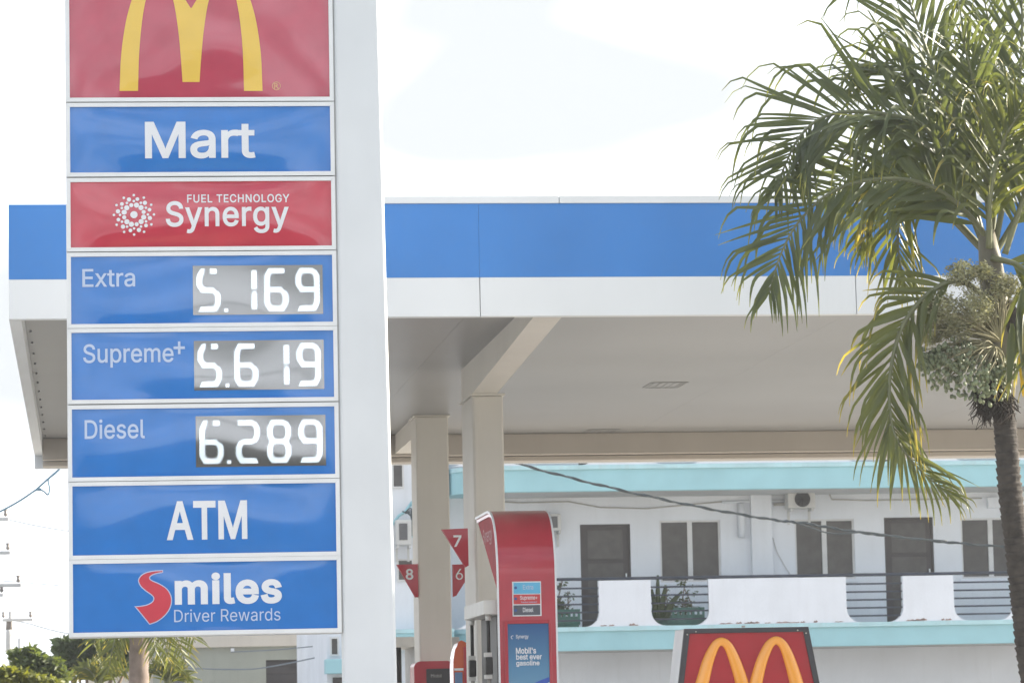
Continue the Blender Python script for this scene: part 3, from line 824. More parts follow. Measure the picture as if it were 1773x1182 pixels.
for y in (1017, 1036, 1056):
    shape_on([disc(*pe(892.5, y), 0.013, 10)], fE, mat('sticker_dot', (0.03, 0.10, 0.35), 0.4), sk, 'grade_dot', out=0.014)

# ------------------------------------------------------------------ far pump, its hood left of the far column
YB = 41.0
b0 = at(690, 1120, YB); b1 = at(716, 1120, YB)
far = empty('fuel_pump', (b1.x, YB, 0.0))
tag(far, 'white-topped fuel pump half hidden behind the far column, black hoses hanging', 'fuel pump')
hz0, hz1 = at(716, 1119, YB).z, at(716, 1101.5, YB).z
wdl = at(697, 1110, YB+1.3).x-b1.x
MB().box((-0.22, 0, hz0), (0.02, 1.4, hz1)).build('nozzle_hood', M_pwhite, far, bevel=0.01)
MB().box((0.021, 0.02, 0.0), (0.55, 1.38, hz1-0.01)).build('cabinet', M_pgrey, far, bevel=0.01)
for i in range(4):
    y = 0.12+i*0.36; x = -0.17
    MB().tube([(x, y, hz0-0.004), (x, y, hz0-0.42)], 0.035, 8).build('hose', M_black, far)
    nn_ = MB().box((x-0.05, y-0.05, hz0-0.66), (x+0.05, y+0.05, hz0-0.43)).build('nozzle', M_black, far, bevel=0.02)
    MB().tube([(x, y, hz0-0.45), (x, y, hz0-0.42)], 0.055, 8).build('guard', M_pwhite, nn_)

# red rounded cabinet in front of the far column
YQ = Y8-0.9
q0 = at(717, 1160, YQ); q1 = at(786, 1160, YQ); qz = at(750, 1144, YQ).z
rc = empty('red_cabinet', (q0.x, YQ, 0))
tag(rc, 'low red cabinet with rounded shoulders and black inset, in front of the far column', 'cabinet')
w_ = q1.x-q0.x; rr = 0.07
poly = [(0, 0.02)]+[(w_, 0.02)]+[(w_-rr+rr*math.cos(a), qz-rr+rr*math.sin(a)) for a in [R(i*15) for i in range(7)]]+[(rr-rr*math.cos(a), qz-rr+rr*math.sin(a)) for a in [R(90-i*15) for i in range(7)]]
MB().prism(poly, lambda u, v, d: Vector((u, d, v)), 0, 0.5, smooth=False).build('shell', M_pred, rc, bevel=0.006)
iz = at(750, 1157, YQ).z; ix = at(738, 1160, YQ).x-q0.x
ins = MB().box((ix, -0.012, iz-0.45), (w_-0.02, -0.001, iz)).build('inset_panel', M_dark, rc, bevel=0.003)
cc = at(755, 1169, YQ)
text_on('Mobil', (at(746, 1169, YQ).x-q0.x, at(755, 1172, YQ).z, at(764, 1169, YQ).x-q0.x, at(755, 1166, YQ).z), lambda u, v, d: Vector((u, -d, v)), M_pgrey, ins, 0.0, out=0.015)

# small arched red cabinet between the far column and the near pump
YO = YA+2.2
o0 = at(786, 1160, YO); o1 = at(812, 1160, YO); oz = at(800, 1109, YO).z
oc = empty('arched_cabinet', (o0.x, YO, 0))
tag(oc, 'narrow arched red cabinet with bright orange reflection, behind the hoses of the near pump', 'cabinet')
w_ = o1.x-o0.x
prf = [(0, 0.05), (w_, 0.05), (w_, oz-0.03)]+[(w_*0.55-w_*0.55*math.sin(a), oz-0.28+0.28*math.cos(a)) for a in [R(i*11.25) for i in range(9)]]
M_or = mat('cabinet_reflection_orange', (0.60, 0.10, 0.03), 0.12, 0.05, 3.0, coat=1.0)  # orange reflection on the red shell, put into its base colour
MB().prism(prf, lambda u, v, d: Vector((u, d, v)), 0.0, 0.4).build('shell', M_or, oc, bevel=0.012)
zz = at(795, 1158, YO).z
MB().box((0.004, -0.012, zz-0.012), (w_*0.62, -0.001, zz+0.012)).build('trim', M_let, oc)
MB().box((0.006, -0.010, zz-0.3), (w_*0.55, -0.001, zz-0.03)).build('inset_panel', mat('inset_blue', (0.12, 0.22, 0.40), 0.3), oc)
MB().box((w_*0.66, -0.010, 0.1), (w_-0.01, -0.001, oz-0.06)).build('side_strip', M_pred, oc)

# ------------------------------------------------------------------ drive-through sign
YM = 26.0
mo = at(1290, 1182, YM)
ms = empty('menu_sign', (mo.x, YM, 0))
tag(ms, 'tapered black-framed red sign with two raised orange arches, low in front of balcony', 'sign')
def mp_(px_, py_, dY=0.0):
    q = at(px_, py_, YM+dY); return (q.x-mo.x, q.z)
tl, tr_ = mp_(1184.5, 1088), mp_(1398.5, 1085.5)
ztm = (tl[1]+tr_[1])/2
bl, br = mp_(1174, 1182), mp_(1417.5, 1182)
zb2 = (bl[1]+br[1])/2
dz = 0.75                                    # continues below the frame
kx = (bl[0]-tl[0])/(ztm-zb2); kr = (br[0]-tr_[0])/(ztm-zb2)
zlow = zb2-dz
def xL(z): return tl[0]+kx*(ztm-z)
def xRr(z): return tr_[0]+kr*(ztm-z)
fM = lambda u, v, d: Vector((u, d, v))
M_side = mat('cabinet_side_white', (0.62, 0.62, 0.62), 0.4)
MB().prism([(xL(zlow)+0.002, zlow), (xRr(zlow)-0.002, zlow), (tr_[0]-0.002, ztm), (tl[0]+0.002, ztm)], fM, 0.012, 0.42).build('cabinet', M_side, ms, bevel=0.004)
fw = 0.034
fr = MB()
fr.prism([(xL(zlow), zlow), (xL(zlow)+fw, zlow), (tl[0]+fw+0.004, ztm-fw), (tl[0], ztm)], fM, -0.022, 0.010)
fr.prism([(xRr(zlow)-fw, zlow), (xRr(zlow), zlow), (tr_[0], ztm), (tr_[0]-fw-0.004, ztm-fw)], fM, -0.022, 0.010)
fr.prism([(tl[0]+0.001, ztm+0.001), (tl[0]+fw+0.005, ztm-fw+0.001), (tr_[0]-fw-0.005, ztm-fw+0.001), (tr_[0]-0.001, ztm+0.001)][::-1], fM, -0.022, 0.010)
fr.build('frame', M_dark, ms, bevel=0.003, seg=1)
MB().prism([(xL(zlow)+fw, zlow), (xRr(zlow)-fw, zlow), (tr_[0]-fw-0.002, ztm-fw), (tl[0]+fw+0.002, ztm-fw)], fM, -0.004, 0.008).build('sign_face', mat('menu_red', (0.38, 0.022, 0.035), 0.18, 0.05, 4.0, coat=0.6), ms)
for (u, v) in ((1204, 1093), (1189, 1098), (1380, 1090.5), (1394.5, 1095.5)):
    q = mp_(u, v); MB().tube([(q[0], -0.022, q[1]), (q[0], -0.03, q[1])], 0.006, 8).build('screw', M_conc, ms)
q = mp_(1287.5, 1085); MB().box((q[0]-0.012, 0.0, q[1]-0.002), (q[0]+0.012, 0.02, q[1]+0.012)).build('lifting_tab', M_conc, ms)
for sx in (xL(zlow)+0.15, xRr(zlow)-0.15):
    MB().box((sx-0.04, 0.1, 0), (sx+0.04, 0.3, zlow-0.001)).build('leg', M_dark, ms)
M_gold = mat('raised_arch_orange', (0.85, 0.34, 0.025), 0.26, 0.03, 3.0, coat=1.0)
def raised(path, widths, name):
    pts = [mp_(x, y) for x, y in path]
    pts = catmull([Vector((u, 0, v)) for u, v in pts], 6); wd = catmull([Vector((w, 0, 0)) for w in widths], 6)
    mb = MB(); n = len(pts); S = 9
    vs = []
    for i, pnt in enumerate(pts):
        t = (pts[min(i+1, n-1)]-pts[max(0, i-1)]).normalized(); nn = Vector((t.z, 0, -t.x))
        hw = wd[i].x/2/230.0
        for k in range(S):
            a = math.pi*k/(S-1)
            vs.append(pnt+nn*(hw*math.cos(a))+Vector((0, -0.004-hw*0.95*math.sin(a)**0.8, 0)))
    mb.add(vs, [(i*S+k, i*S+k+1, (i+1)*S+k+1, (i+1)*S+k) for i in range(n-1) for k in range(S-1)], smooth=True)
    return mb.build(name, M_gold, ms)
raised([(1190, 1290), (1203, 1225), (1215.5, 1182), (1225, 1146), (1234, 1124), (1240.5, 1114), (1248, 1110), (1256, 1113), (1263, 1122), (1272, 1143), (1282.5, 1175), (1290, 1210), (1294, 1250)], [25, 25, 23.5, 20.5, 17.5, 15.5, 15, 15.5, 17, 20, 23, 24, 24], 'raised_arch')
raised([(1299, 1250), (1303, 1212), (1309, 1180), (1318, 1146), (1328, 1122), (1335, 1112), (1343, 1108), (1351, 1111), (1358, 1120), (1367, 1142), (1379, 1182), (1390, 1225), (1402, 1290)], [24, 24, 23, 20, 17.5, 15.5, 15, 15.5, 17, 20.5, 24, 25, 25], 'raised_arch')

# ------------------------------------------------------------------ apartment building with balconies
YBF, YBW = 62.0, 63.5
bo = at(1300, 1100, YBF)
bld = empty('apartment_building', (bo.x, YBF, 0))
tag(bld, 'white apartment block with aqua-edged balconies and dark doors behind the canopy', 'building')
BO = Vector(bld.location)
def bl_(v): return Vector(v)-BO
def fz(px_, py_): return at(px_, py_, YBF).z
def fx(px_, py_=1000): return at(px_, py_, YBF).x
def wz(px_, py_): return at(px_, py_, YBW).z
def wx(px_, py_=950): return at(px_, py_, YBW).x
xB0 = fx(786); xB1 = fx(1773)+12
s1b = (fz(960, 1128)+fz(1750, 1111))/2; s1t = (fz(960, 1096)+fz(1750, 1077))/2
s2b = (fz(880, 852)+fz(1720, 841))/2; s2t = (fz(880, 814)+fz(1720, 804))/2
hh = s2b-s1b
LIP = 0.08
def rounded_slab(z0, z1, out, name, m, xr_):
    r = 0.9; poly = [(xr_, YBF-out), (xr_, YBW-0.002), (xB0, YBW-0.002)]
    cx_, cy_ = xB0+r, YBF-out+r
    pts = [(cx_-r*math.cos(R(a)), cy_-r*math.sin(R(a))) for a in range(0, 91, 10)]
    poly = [(xr_, YBW-0.002), (xB0, YBW-0.002)]+pts+[(xr_, YBF-out)]
    mb = MB(); mb.prism([(x-BO.x, y-BO.y) for x, y in poly], lambda u, v, d: Vector((u, v, d)), z0, z1)
    return mb.build(name, m, bld)
for zb3, zt3 in ((s1b, s1t), (s2b, s2t)):
    rounded_slab(zb3, zt3, 0.0, 'balcony_slab', M_aqua, xB1)
    rounded_slab(zt3+0.001, zt3+LIP, 0.04, 'slab_lip', M_aqua2, xB1)
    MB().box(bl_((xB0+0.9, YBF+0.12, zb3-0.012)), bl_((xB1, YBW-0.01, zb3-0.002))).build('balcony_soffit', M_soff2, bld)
ztopB = s2t+hh
# floors 0,1,2 back wall with openings for doors and windows
openings = {1: [(1005, 1092, 907, 1085, 'door'), (1143, 1248, 900, 1007, 'win'), (1377, 1480, 898, 1002, 'win'), (1532, 1617, 895, 1076, 'door'), (1665, 1768, 896, 1000, 'win')]}
def wall_openings(z0, z1, ops, name='wall'):
    """wall slab between z0 and z1 as strips round rectangular openings"""
    ops = sorted(ops); mb = MB(); x = xB0-0.0
    for (a, b, c, d) in ops:
        mb.box(bl_((x, YBW, z0)), bl_((a, YBW+0.22, z1)))
        mb.box(bl_((a, YBW, d)), bl_((b, YBW+0.22, z1)))
        if c > z0+0.01: mb.box(bl_((a, YBW, z0)), bl_((b, YBW+0.22, c)))
        x = b
    mb.box(bl_((x, YBW, z0)), bl_((xB1, YBW+0.22, z1)))
    return mb.build(name, M_bwall, bld)
ops = []; pieces = []
for (l, r, t, b, kind) in openings[1]:
    xa, xb = wx(l), wx(r); za = wz((l+r)/2, t); zb4 = wz((l+r)/2, b)
    if kind == 'door': zb4 = s1t+0.02
    ops.append((xa, xb, zb4, za)); pieces.append((xa, xb, zb4, za, kind))
w1 = wall_openings(s1t, s2b, ops)
for lvl, dzz in ((1, 0.0), (2, s2t-s1t)):
    for i, (xa, xb, c, d, kind) in enumerate(pieces):
        c2, d2 = c+dzz, d+dzz
        if lvl == 2:
            pass
        if kind == 'door':
            dr = MB().box(bl_((xa+0.035, YBW+0.06, c2+0.01)), bl_((xb-0.035, YBW+0.11, d2-0.035))).build('door', M_door, bld, bevel=0.004)
            MB().box(bl_((xa, YBW+0.03, c2)), bl_((xa+0.034, YBW+0.14, d2))).box(bl_((xb-0.034, YBW+0.03, c2)), bl_((xb, YBW+0.14, d2))).box(bl_((xa+0.0345, YBW+0.03, d2-0.034)), bl_((xb-0.0345, YBW+0.14, d2))).build('door_frame', M_door, dr)
            for kk in range(3):
                zz0 = c2+0.12+kk*(d2-c2-0.15)/3
                MB().box(bl_((xa+0.14, YBW+0.050, zz0)), bl_((xb-0.14, YBW+0.0595, zz0+(d2-c2-0.15)/3-0.08))).build('door_panel', M_glass, dr, bevel=0.006)
            MB().tube([bl_((xb-0.09, YBW+0.02, c2+1.0)), bl_((xb-0.09, YBW+0.02, c2+1.08))], 0.014, 8).build('handle', M_alu, dr)
        else:
            mid = (xa+xb)/2
            wn = MB()
            t = 0.035
            for (p0_, p1_, q0_, q1_) in ((xa, xa+t, c2, d2), (xb-t, xb, c2, d2), (mid-0.045, mid+0.045, c2+t, d2-t), (xa+t+.0005, xb-t-.0005, c2, c2+t-.0005), (xa+t+.0005, xb-t-.0005, d2-t+.0005, d2)):
                wn.box(bl_((p0_, YBW+0.04, q0_)), bl_((p1_, YBW+0.10, q1_)))
            w_ = wn.build('window', M_frame, bld)
            MB().box(bl_((xa+t, YBW+0.07, c2+t)), bl_((mid-0.046, YBW+0.08, d2-t))).build('pane', M_glass, w_)
            MB().box(bl_((mid+0.046, YBW+0.07, c2+t)), bl_((xb-t, YBW+0.08, d2-t))).build('pane', M_glass, w_)
            MB().box(bl_((xa-0.05, YBW-0.05, c2-0.06)), bl_((xb+0.05, YBW-0.001, c2-0.001))).build('sill', M_bpar, w_, bevel=0.005)
wall_openings(s2t, ztopB-0.1, [(a, b, c+s2t-s1t, d+s2t-s1t) for (a, b, c, d) in ops], 'wall')
MB().box(bl_((xB0, YBW, -0.02)), bl_((xB1, YBW+0.22, s1b-0.001))).build('wall', M_bwall, bld)
MB().box(bl_((xB0, YBW+0.23, -0.02)), bl_((xB1, YBW+9, ztopB-0.1))).build('rear_wall', M_bwall, bld)
MB().box(bl_((xB0-0.2, YBF-0.1, ztopB-0.099)), bl_((xB1, YBW+9.2, ztopB+0.1))).build('roof', M_aqua, bld)
# pilaster and parapets
MB().box(bl_((wx(1300), YBW-0.12, s1t)), bl_((wx(1336), YBW-0.001, s2b-0.013))).build('pilaster', M_bwall, bld, bevel=0.01)
ptop1 = (fz(1040, 1003)+fz(1700, 996))/2
def parapet(pl, pr, zlo, zhi, round_l=True, round_r=True):
    xa, xb = fx(pl), fx(pr); r = 0.26
    # the openings have rounded lower corners, so the parapet flares at its foot
    poly = []
    if round_l: poly += [(xa-r+r*math.sin(R(a)), zlo+r-r*math.cos(R(a))) for a in range(0, 91, 15)]
    else: poly += [(xa, zlo)]
    poly += [(xa+0.04, zhi), (xb-0.04, zhi)] if False else [(xa, zhi), (xb, zhi)]
    if round_r: poly += [(xb+r-r*math.cos(R(a)), zlo+r-r*math.sin(R(a))) for a in range(0, 91, 15)]
    else: poly += [(xb, zlo)]
    mb = MB(); mb.prism([(x-BO.x, z) for x, z in poly], lambda u, v, d: Vector((u, d, v)), -0.02, 0.12)
    return mb.build('parapet', M_bpar, bld, bevel=0.012)
for zlo, zhi in ((s1t+LIP+0.001, ptop1), (s2t+LIP+0.001, ptop1+s2t-s1t)):
    for pl, pr in ((812, 893), (1036, 1126), (1226, 1464), (1562, 1650), (1752, 1840)):
        if zlo > s2t: pl, pr = pl+(0 if pl < 1100 else 0), pr
        parapet(pl, pr, zlo, zhi)
for dzz in (0, s2t-s1t):
    hr = MB(); hr.tube([bl_((xB0+0.1, YBF+0.05, ptop1+0.035+dzz)), bl_((xB1, YBF+0.05, ptop1+0.035+dzz))], 0.028, 8)
    hr.build('handrail', M_rail, bld)
    for pl, pr in ((893, 1036), (1126, 1226), (1464, 1562), (1650, 1752), (1840, 1900)):
        for k in range(5):
            z = ptop1-0.13-k*0.145+dzz
            MB().tube([bl_((fx(pl)-0.05, YBF+0.05, z)), bl_((fx(pr)+0.05, YBF+0.05, z))], 0.018, 6).build('rail', M_rail, bld)
# left wing
xW0 = at(566, 1150, YBF+0.6).x
YW = YBF+0.6
wing = MB()
wv0, wv1 = at(683, 820, YW), at(696, 820, YW)
wing.box(bl_((xW0, YW, -0.02)), bl_((xB0-0.001, YW+9, ztopB-0.1))).build('wing_wall', M_bwall, bld)
MB().box(bl_((at(650, 1110, YW).x, YW-0.5, at(700, 1121, YW).z)), bl_((xB0-0.002, YW-0.001, at(700, 1097, YW).z))).build('wing_ledge', M_aqua, bld, bevel=0.01)
MB().box(bl_((at(648, 1110, YW).x, YW-0.52, at(700, 1097, YW).z+0.001)), bl_((xB0-0.002, YW-0.001, at(700, 1093, YW).z+0.03))).build('slab_lip', M_aqua2, bld)
for (l, r, t, b) in ((681, 696, 796, 842), (690, 713, 970, 1003), (574, 584, 1105, 1132)):
    A = at(l, (t+b)/2, YW); B = at(r, (t+b)/2, YW); T = at((l+r)/2, t, YW).z; Bz = at((l+r)/2, b, YW).z
    w_ = MB()
    for (a_, c_, d_, e_) in ((A.x-0.03, A.x, Bz-0.03, T+0.03), (B.x, B.x+0.03, Bz-0.03, T+0.03), (A.x+.0005, B.x-.0005, T, T+0.03), (A.x+.0005, B.x-.0005, Bz-0.03, Bz)):
        w_.box(bl_((a_, YW-0.05, d_)), bl_((c_, YW-0.001, e_)))
    w_ = w_.build('window', M_frame, bld)
    MB().box(bl_((A.x, YW-0.02, Bz)), bl_((B.x, YW-0.002, T))).build('pane', M_glass, w_)

MB().box(bl_((xW0-0.05, YW-0.5, at(582, 1166, YW).z)), bl_((at(640, 1150, YW).x, YW-0.001, at(582, 1141, YW).z))).build('wing_ledge', M_aqua, bld, bevel=0.01)
MB().box(bl_((xW0+0.1, YW-0.02, at(582, 1240, YW).z)), bl_((at(620, 1150, YW).x, YW-0.001, at(582, 1172, YW).z))).build('dark_opening', M_door, bld)
def conduit(path, r, Y, m, name='conduit'):
    return MB().tube([bl_(at(x, y, Y)) for x, y in path], r, 6).build(name, m, bld)
conduit([(1283, 872), (1284, 930)], 0.07, YBW-0.06, M_bwall)
conduit([(870, 868), (900, 870), (985, 868), (1040, 878), (1120, 880), (1250, 868)], 0.012, YBW-0.02, M_conc)
conduit([(1340, 873), (1365, 872)], 0.03, YBW-0.05, M_conc)
conduit([(1250, 869), (1365, 866)], 0.025, YBW-0.03, M_bwall)
conduit([(1338, 930), (1345, 955), (1362, 985), (1372, 1000)], 0.008, YBW-0.02, M_soff2)
conduit([(1435, 852), (1440, 864), (1500, 866), (1700, 862)], 0.012, YBW-0.02, M_conc)
A = at(1708, 870, YBW); B = at(1727, 870, YBW)
MB().box(bl_((A.x, YBW-0.12, at(1717, 879, YBW).z)), bl_((B.x, YBW-0.001, at(1717, 861, YBW).z))).build('junction_box', M_bwall, bld, bevel=0.01)
# grey-stained foot of parapets: chips
# flaking paint at the foot of the parapets
rd = random.Random(14)
M_chip = mat('bare_render', (0.30, 0.20, 0.17), 0.9, 0.3, 12)
for (a_, b_) in ((1236, 1460), (1566, 1646), (1040, 1120)):
    n_ = int((b_-a_)/11)
    for k in range(n_):
        if rd.random() < 0.35: continue
        x = fx(a_+(b_-a_)*(k+rd.random())/n_); w = rd.uniform(0.03, 0.14); h = rd.uniform(0.012, 0.045); z = s1t+LIP+0.012
        pl_ = [(x-w, z), (x-w*0.3, z-0.004), (x+w*0.6, z), (x+w, z+h*0.3), (x+w*0.4, z+h), (x-w*0.1, z+h*0.5), (x-w*0.6, z+h*0.8)]
        MB().prism([(u-BO.x, v) for u, v in pl_], lambda u, v, d: Vector((u, d, v)), -0.024, -0.0205).build('paint_chip', M_chip, bld)

# ------------------------------------------------------------------ air conditioners
def ac_cond(l, r, t, b, Y, label, fan=True, depth=0.32):
    A = at(l, (t+b)/2, Y); B = at(r, (t+b)/2, Y); T = at((l+r)/2, t, Y).z; Z = at((l+r)/2, b, Y).z
    o = empty('air_conditioner', ((A.x+B.x)/2, Y, Z)); w = (B.x-A.x)/2; h = T-Z
    tag(o, label, 'air conditioner', 'air conditioners on the apartment block')
    MB().box((-w, 0, 0.03), (w, depth, h)).build('casing', M_ac, o, bevel=0.02)
    if fan:
        cx_ = 0.05*w; r_ = min(w*0.72, h*0.40)
        MB().tube([(cx_, -0.002, h/2+0.02), (cx_, 0.02, h/2+0.02)], r_, 28).build('fan_opening', M_acd, o)
        g = MB()
        for k in range(1, 5):
            rr_ = r_*k/4
            g.tube([(cx_+rr_*math.cos(a), -0.02, h/2+0.02+rr_*math.sin(a)) for a in [2*math.pi*i/24 for i in range(25)]], 0.006, 5, cap=False)
        for k in range(4):
            a = math.pi*k/4
            g.tube([(cx_-r_*math.cos(a), -0.026, h/2+0.02-r_*math.sin(a)), (cx_+r_*math.cos(a), -0.026, h/2+0.02+r_*math.sin(a))], 0.006, 5)
        g.build('fan_guard', M_dark, o)
    else:
        MB().box((-w*0.62, -0.012, h*0.25), (w*0.45, -0.001, h*0.86)).build('grille', M_acd, o)
    for s_ in (-0.75, 0.75):
        br_ = MB()
        br_.box((s_*w-0.02, -0.02, -0.02), (s_*w+0.02, depth, 0.028))
        br_.box((s_*w-0.02, depth-0.04, -0.25), (s_*w+0.02, depth, -0.021))
        br_.build('bracket', M_ac, o)
    return o
ac_cond(1364, 1412, 849, 882, YBW-0.42, 'box outdoor unit with round dark fan hanging under the upper balcony', True)
ac_cond(948, 972, 889, 921, YBW-0.34, 'window air conditioner with square grey grille behind the tall red pump', False)
ac_cond(686, 713, 899, 946, YW-0.5, 'white outdoor unit on a bracket left of the far column', False, 0.4)
# tangle of wires and aqua struts over the left outdoor unit
tg = MB()
tg.tube([at(676, 912, YW-0.2), at(690, 893, YW-0.2), at(702, 885, YW-0.2), at(714, 868, YW-0.2)], 0.03, 6)
tg.tube([at(714, 868, YW-0.25), at(716, 900, YW-0.25), at(714, 930, YW-0.25)], 0.02, 6)
tag(tg.build('cable_bundle', M_aqua), 'thin aqua pipes slanting above the outdoor unit left of the far column', 'pipes')
tg = MB()
random.seed(5)
for k in range(5):
    q0_ = (700+random.uniform(-4, 4), 885+random.uniform(-4, 4))
    tg.tube(catmull([at(*q0_, YW-0.3), at(712, 880+k*4, YW-0.3), at(716-k, 905+k*5, YW-0.3), at(706+k*2, 925, YW-0.3)], 4), 0.012, 5)
tag(tg.build('cable_tangle', M_cable), 'dark tangled cables at the outdoor unit left of the far column', 'cables')

# ------------------------------------------------------------------ leaves helper
import array
def leaf_cloud(name, m, centers, n, size, parent=None, flat=0.7, seed=1, droop=0.3, loc=(0, 0, 0)):
    rnd = random.Random(seed); v = []; f = []
    wts = [c[3]**2 for c in centers]
    for i in range(n):
        cx_, cy_, cz_, r = rnd.choices(centers, wts)[0]
        while True:
            d = Vector((rnd.uniform(-1, 1), rnd.uniform(-1, 1), rnd.uniform(-1, 1)))
            if 0.1 < d.length < 1: break
        d = d*(0.55+0.45*rnd.random())
        p = Vector((cx_, cy_, cz_))+Vector((d.x*r, d.y*r, d.z*r*flat))
        u = Vector((rnd.gauss(0, 1), rnd.gauss(0, 1), rnd.gauss(0, 0.5)-droop)).normalized()
        w = u.cross(Vector((rnd.gauss(0, 1), rnd.gauss(0, 1), rnd.gauss(0, 1)))).normalized()
        s_ = size*rnd.uniform(0.6, 1.3); b = len(v)
        v += [tuple(p), tuple(p+u*s_*0.5+w*s_*0.22), tuple(p+u*s_), tuple(p+u*s_*0.5-w*s_*0.22)]
        f.append((b, b+1, b+2, b+3))
    me = bpy.data.meshes.new(name); me.from_pydata(v, [], f); me.materials.append(m); me.update()
    o = bpy.data.objects.new(name, me); COL.objects.link(o); o.parent = parent; o.location = loc
    return o

# balcony planters with plants
def planter(l, r, label, plabel, seed):
    xa, xb = fx(l), fx(r); z0 = s1t+LIP
    o = empty('planter', ((xa+xb)/2, YBF+0.35, z0)); w = (xb-xa)/2
    tag(o, label, 'planter', 'green planters on the balcony')
    MB().box((-w, -0.10, 0.0), (w, 0.12, 0.05)).build('tray', M_green, o)
    bb = MB(); nbar = int(w*2/0.085)
    for i in range(nbar+1):
        x = -w+2*w*i/nbar; bb.box((x-0.022, -0.13, 0.05), (x+0.022, -0.11, 0.33))
    bb.box((-w, -0.109, 0.27), (w, -0.09, 0.33)); bb.box((-w, -0.109, 0.05), (w, -0.09, 0.20))
    bb.build('lattice', M_green, o)
    pl_ = empty('potted_plant', ((xa+xb)/2, YBF+0.38, z0+0.1))
    tag(pl_, plabel, 'plant')
    rnd = random.Random(seed); st_ = MB(); cs = []
    for k in range(6):
        x = rnd.uniform(-w, w)*0.85; hgt = rnd.uniform(0.35, 0.8)
        st_.tube([(x, 0, 0), (x+rnd.uniform(-.05, .05), 0, hgt*0.5), (x+rnd.uniform(-.15, .15), 0, hgt)], 0.012, 5)
        cs.append((x, 0, hgt*0.9, 0.12)); cs.append((x, 0, hgt*0.45, 0.16))
    st_.build('stem', M_stem, pl_)
    leaf_cloud('foliage', M_leafd, cs, 260, 0.09, pl_, seed=seed)
planter(1133, 1220, 'green slatted planter in the balcony gap under the wide dark window', 'leafy potted plant with tall stems in the balcony gap under the window', 3)
planter(962, 1004, 'green slatted planter on the balcony just right of the red pump', 'sparse potted plant on the balcony just right of the red pump', 8)
# tall cactus-like succulent at the left of the gap
sc2 = MB(); base = at(1140, 1078, YBF+0.2)
for dx, hgt, ln in ((0, 0.80, 0.02), (0.10, 0.62, 0.10), (-0.08, 0.55, -0.06), (0.22, 0.42, 0.24), (0.3, 0.5, 0.30)):
    sc2.tube([(base.x+dx*0.5, YBF+0.2, s1t+0.2), (base.x+dx*0.9, YBF+0.2, s1t+0.2+hgt*0.6), (base.x+dx+ln*0.5, YBF+0.2, s1t+0.2+hgt)], [0.05, 0.045, 0.02], 7)
tag(sc2.build('succulent', M_leafd), 'branching upright succulent at the left of the balcony gap', 'plant')

# ------------------------------------------------------------------ cables across the scene
def cable(path, r, label, name='cable', group=None, m=M_cable, twist=False, n=8):
    P = catmull([at(*p) for p in path], n)
    c = P[0].copy()
    mb = MB(); mb.tube([p-c for p in P], r, 6)
    if twist:
        for ph in (0, 2.1):
            mb.tube([p-c+Vector((0, math.cos(i*0.9+ph)*r*1.1, math.sin(i*0.9+ph)*r*1.3)) for i, p in enumerate(P)], r*0.7, 5)
    o = mb.build(name, m, loc=c); tag(o, label, 'cable', group); return o
cable([(780, 762, 50), (900, 803, 50), (1050, 842, 50), (1200, 875, 50), (1330, 898, 50), (1395, 906, 50), (1480, 920, 50), (1600, 934, 50), (1720, 945, 50), (1860, 954, 50)], 0.013, 'long twisted black cable slanting across the balcony fronts', twist=True, n=14)
cable([(1380, 905, 49.8), (1440, 923, 49.8), (1500, 921, 49.8), (1560, 930, 49.8), (1640, 936, 49.8)], 0.012, 'loose thin cable loop wrapped along the middle of the long black cable', n=10)
cable([(-60, 912, 46), (0, 885, 46), (35, 866, 46), (62, 848, 46), (72, 846, 46)], 0.014, 'thick blue-grey cable rising from the left edge', m=mat('cable_blue_grey', (0.16, 0.27, 0.36), 0.6), n=8)
cable([(62, 848, 46), (74, 849, 46), (83, 856, 46), (86, 845, 46), (84, 830, 46), (95, 820, 46), (104, 811, 46)], 0.012, 'thin drooping cable loop below the canopy corner', m=MATS['cable_blue_grey'], n=8)
cable([(62, 848, 46.1), (84, 828, 46.1), (104, 811, 46.1)], 0.015, 'straight cable end hanging from the canopy corner', m=MATS['cable_blue_grey'])
thin = mat('wire_grey', (0.22, 0.25, 0.28), 0.6)
cable([(14, 899, 72), (60, 909, 71), (118, 919, 70), (300, 946, 66)], 0.010, 'highest thin wire left of the pillar sign', m=thin)
cable([(-40, 1003, 80), (20, 1006, 80), (118, 1014, 79), (300, 1022, 76)], 0.011, 'thin wire above the transformer pole at left', m=thin)
cable([(20, 1073, 85), (50, 1079, 85), (118, 1096, 84), (260, 1112, 80)], 0.014, 'dark wire running right from the transformer pole', m=thin)
cable([(22, 1082, 86), (60, 1094, 86), (100, 1112, 86), (160, 1135, 85)], 0.009, 'faint lower wire running right from the transformer pole', m=thin)
cable([(255, 1150, 66), (330, 1156, 66), (420, 1158, 66), (470, 1153, 66), (565, 1134, 66)], 0.014, 'slack wire crossing the green-grey wall, lower one', m=thin)
cable([(400, 1128, 66.5), (480, 1124, 66.5), (565, 1116, 66.5)], 0.012, 'thin wire crossing the green-grey wall near its top', m=thin)

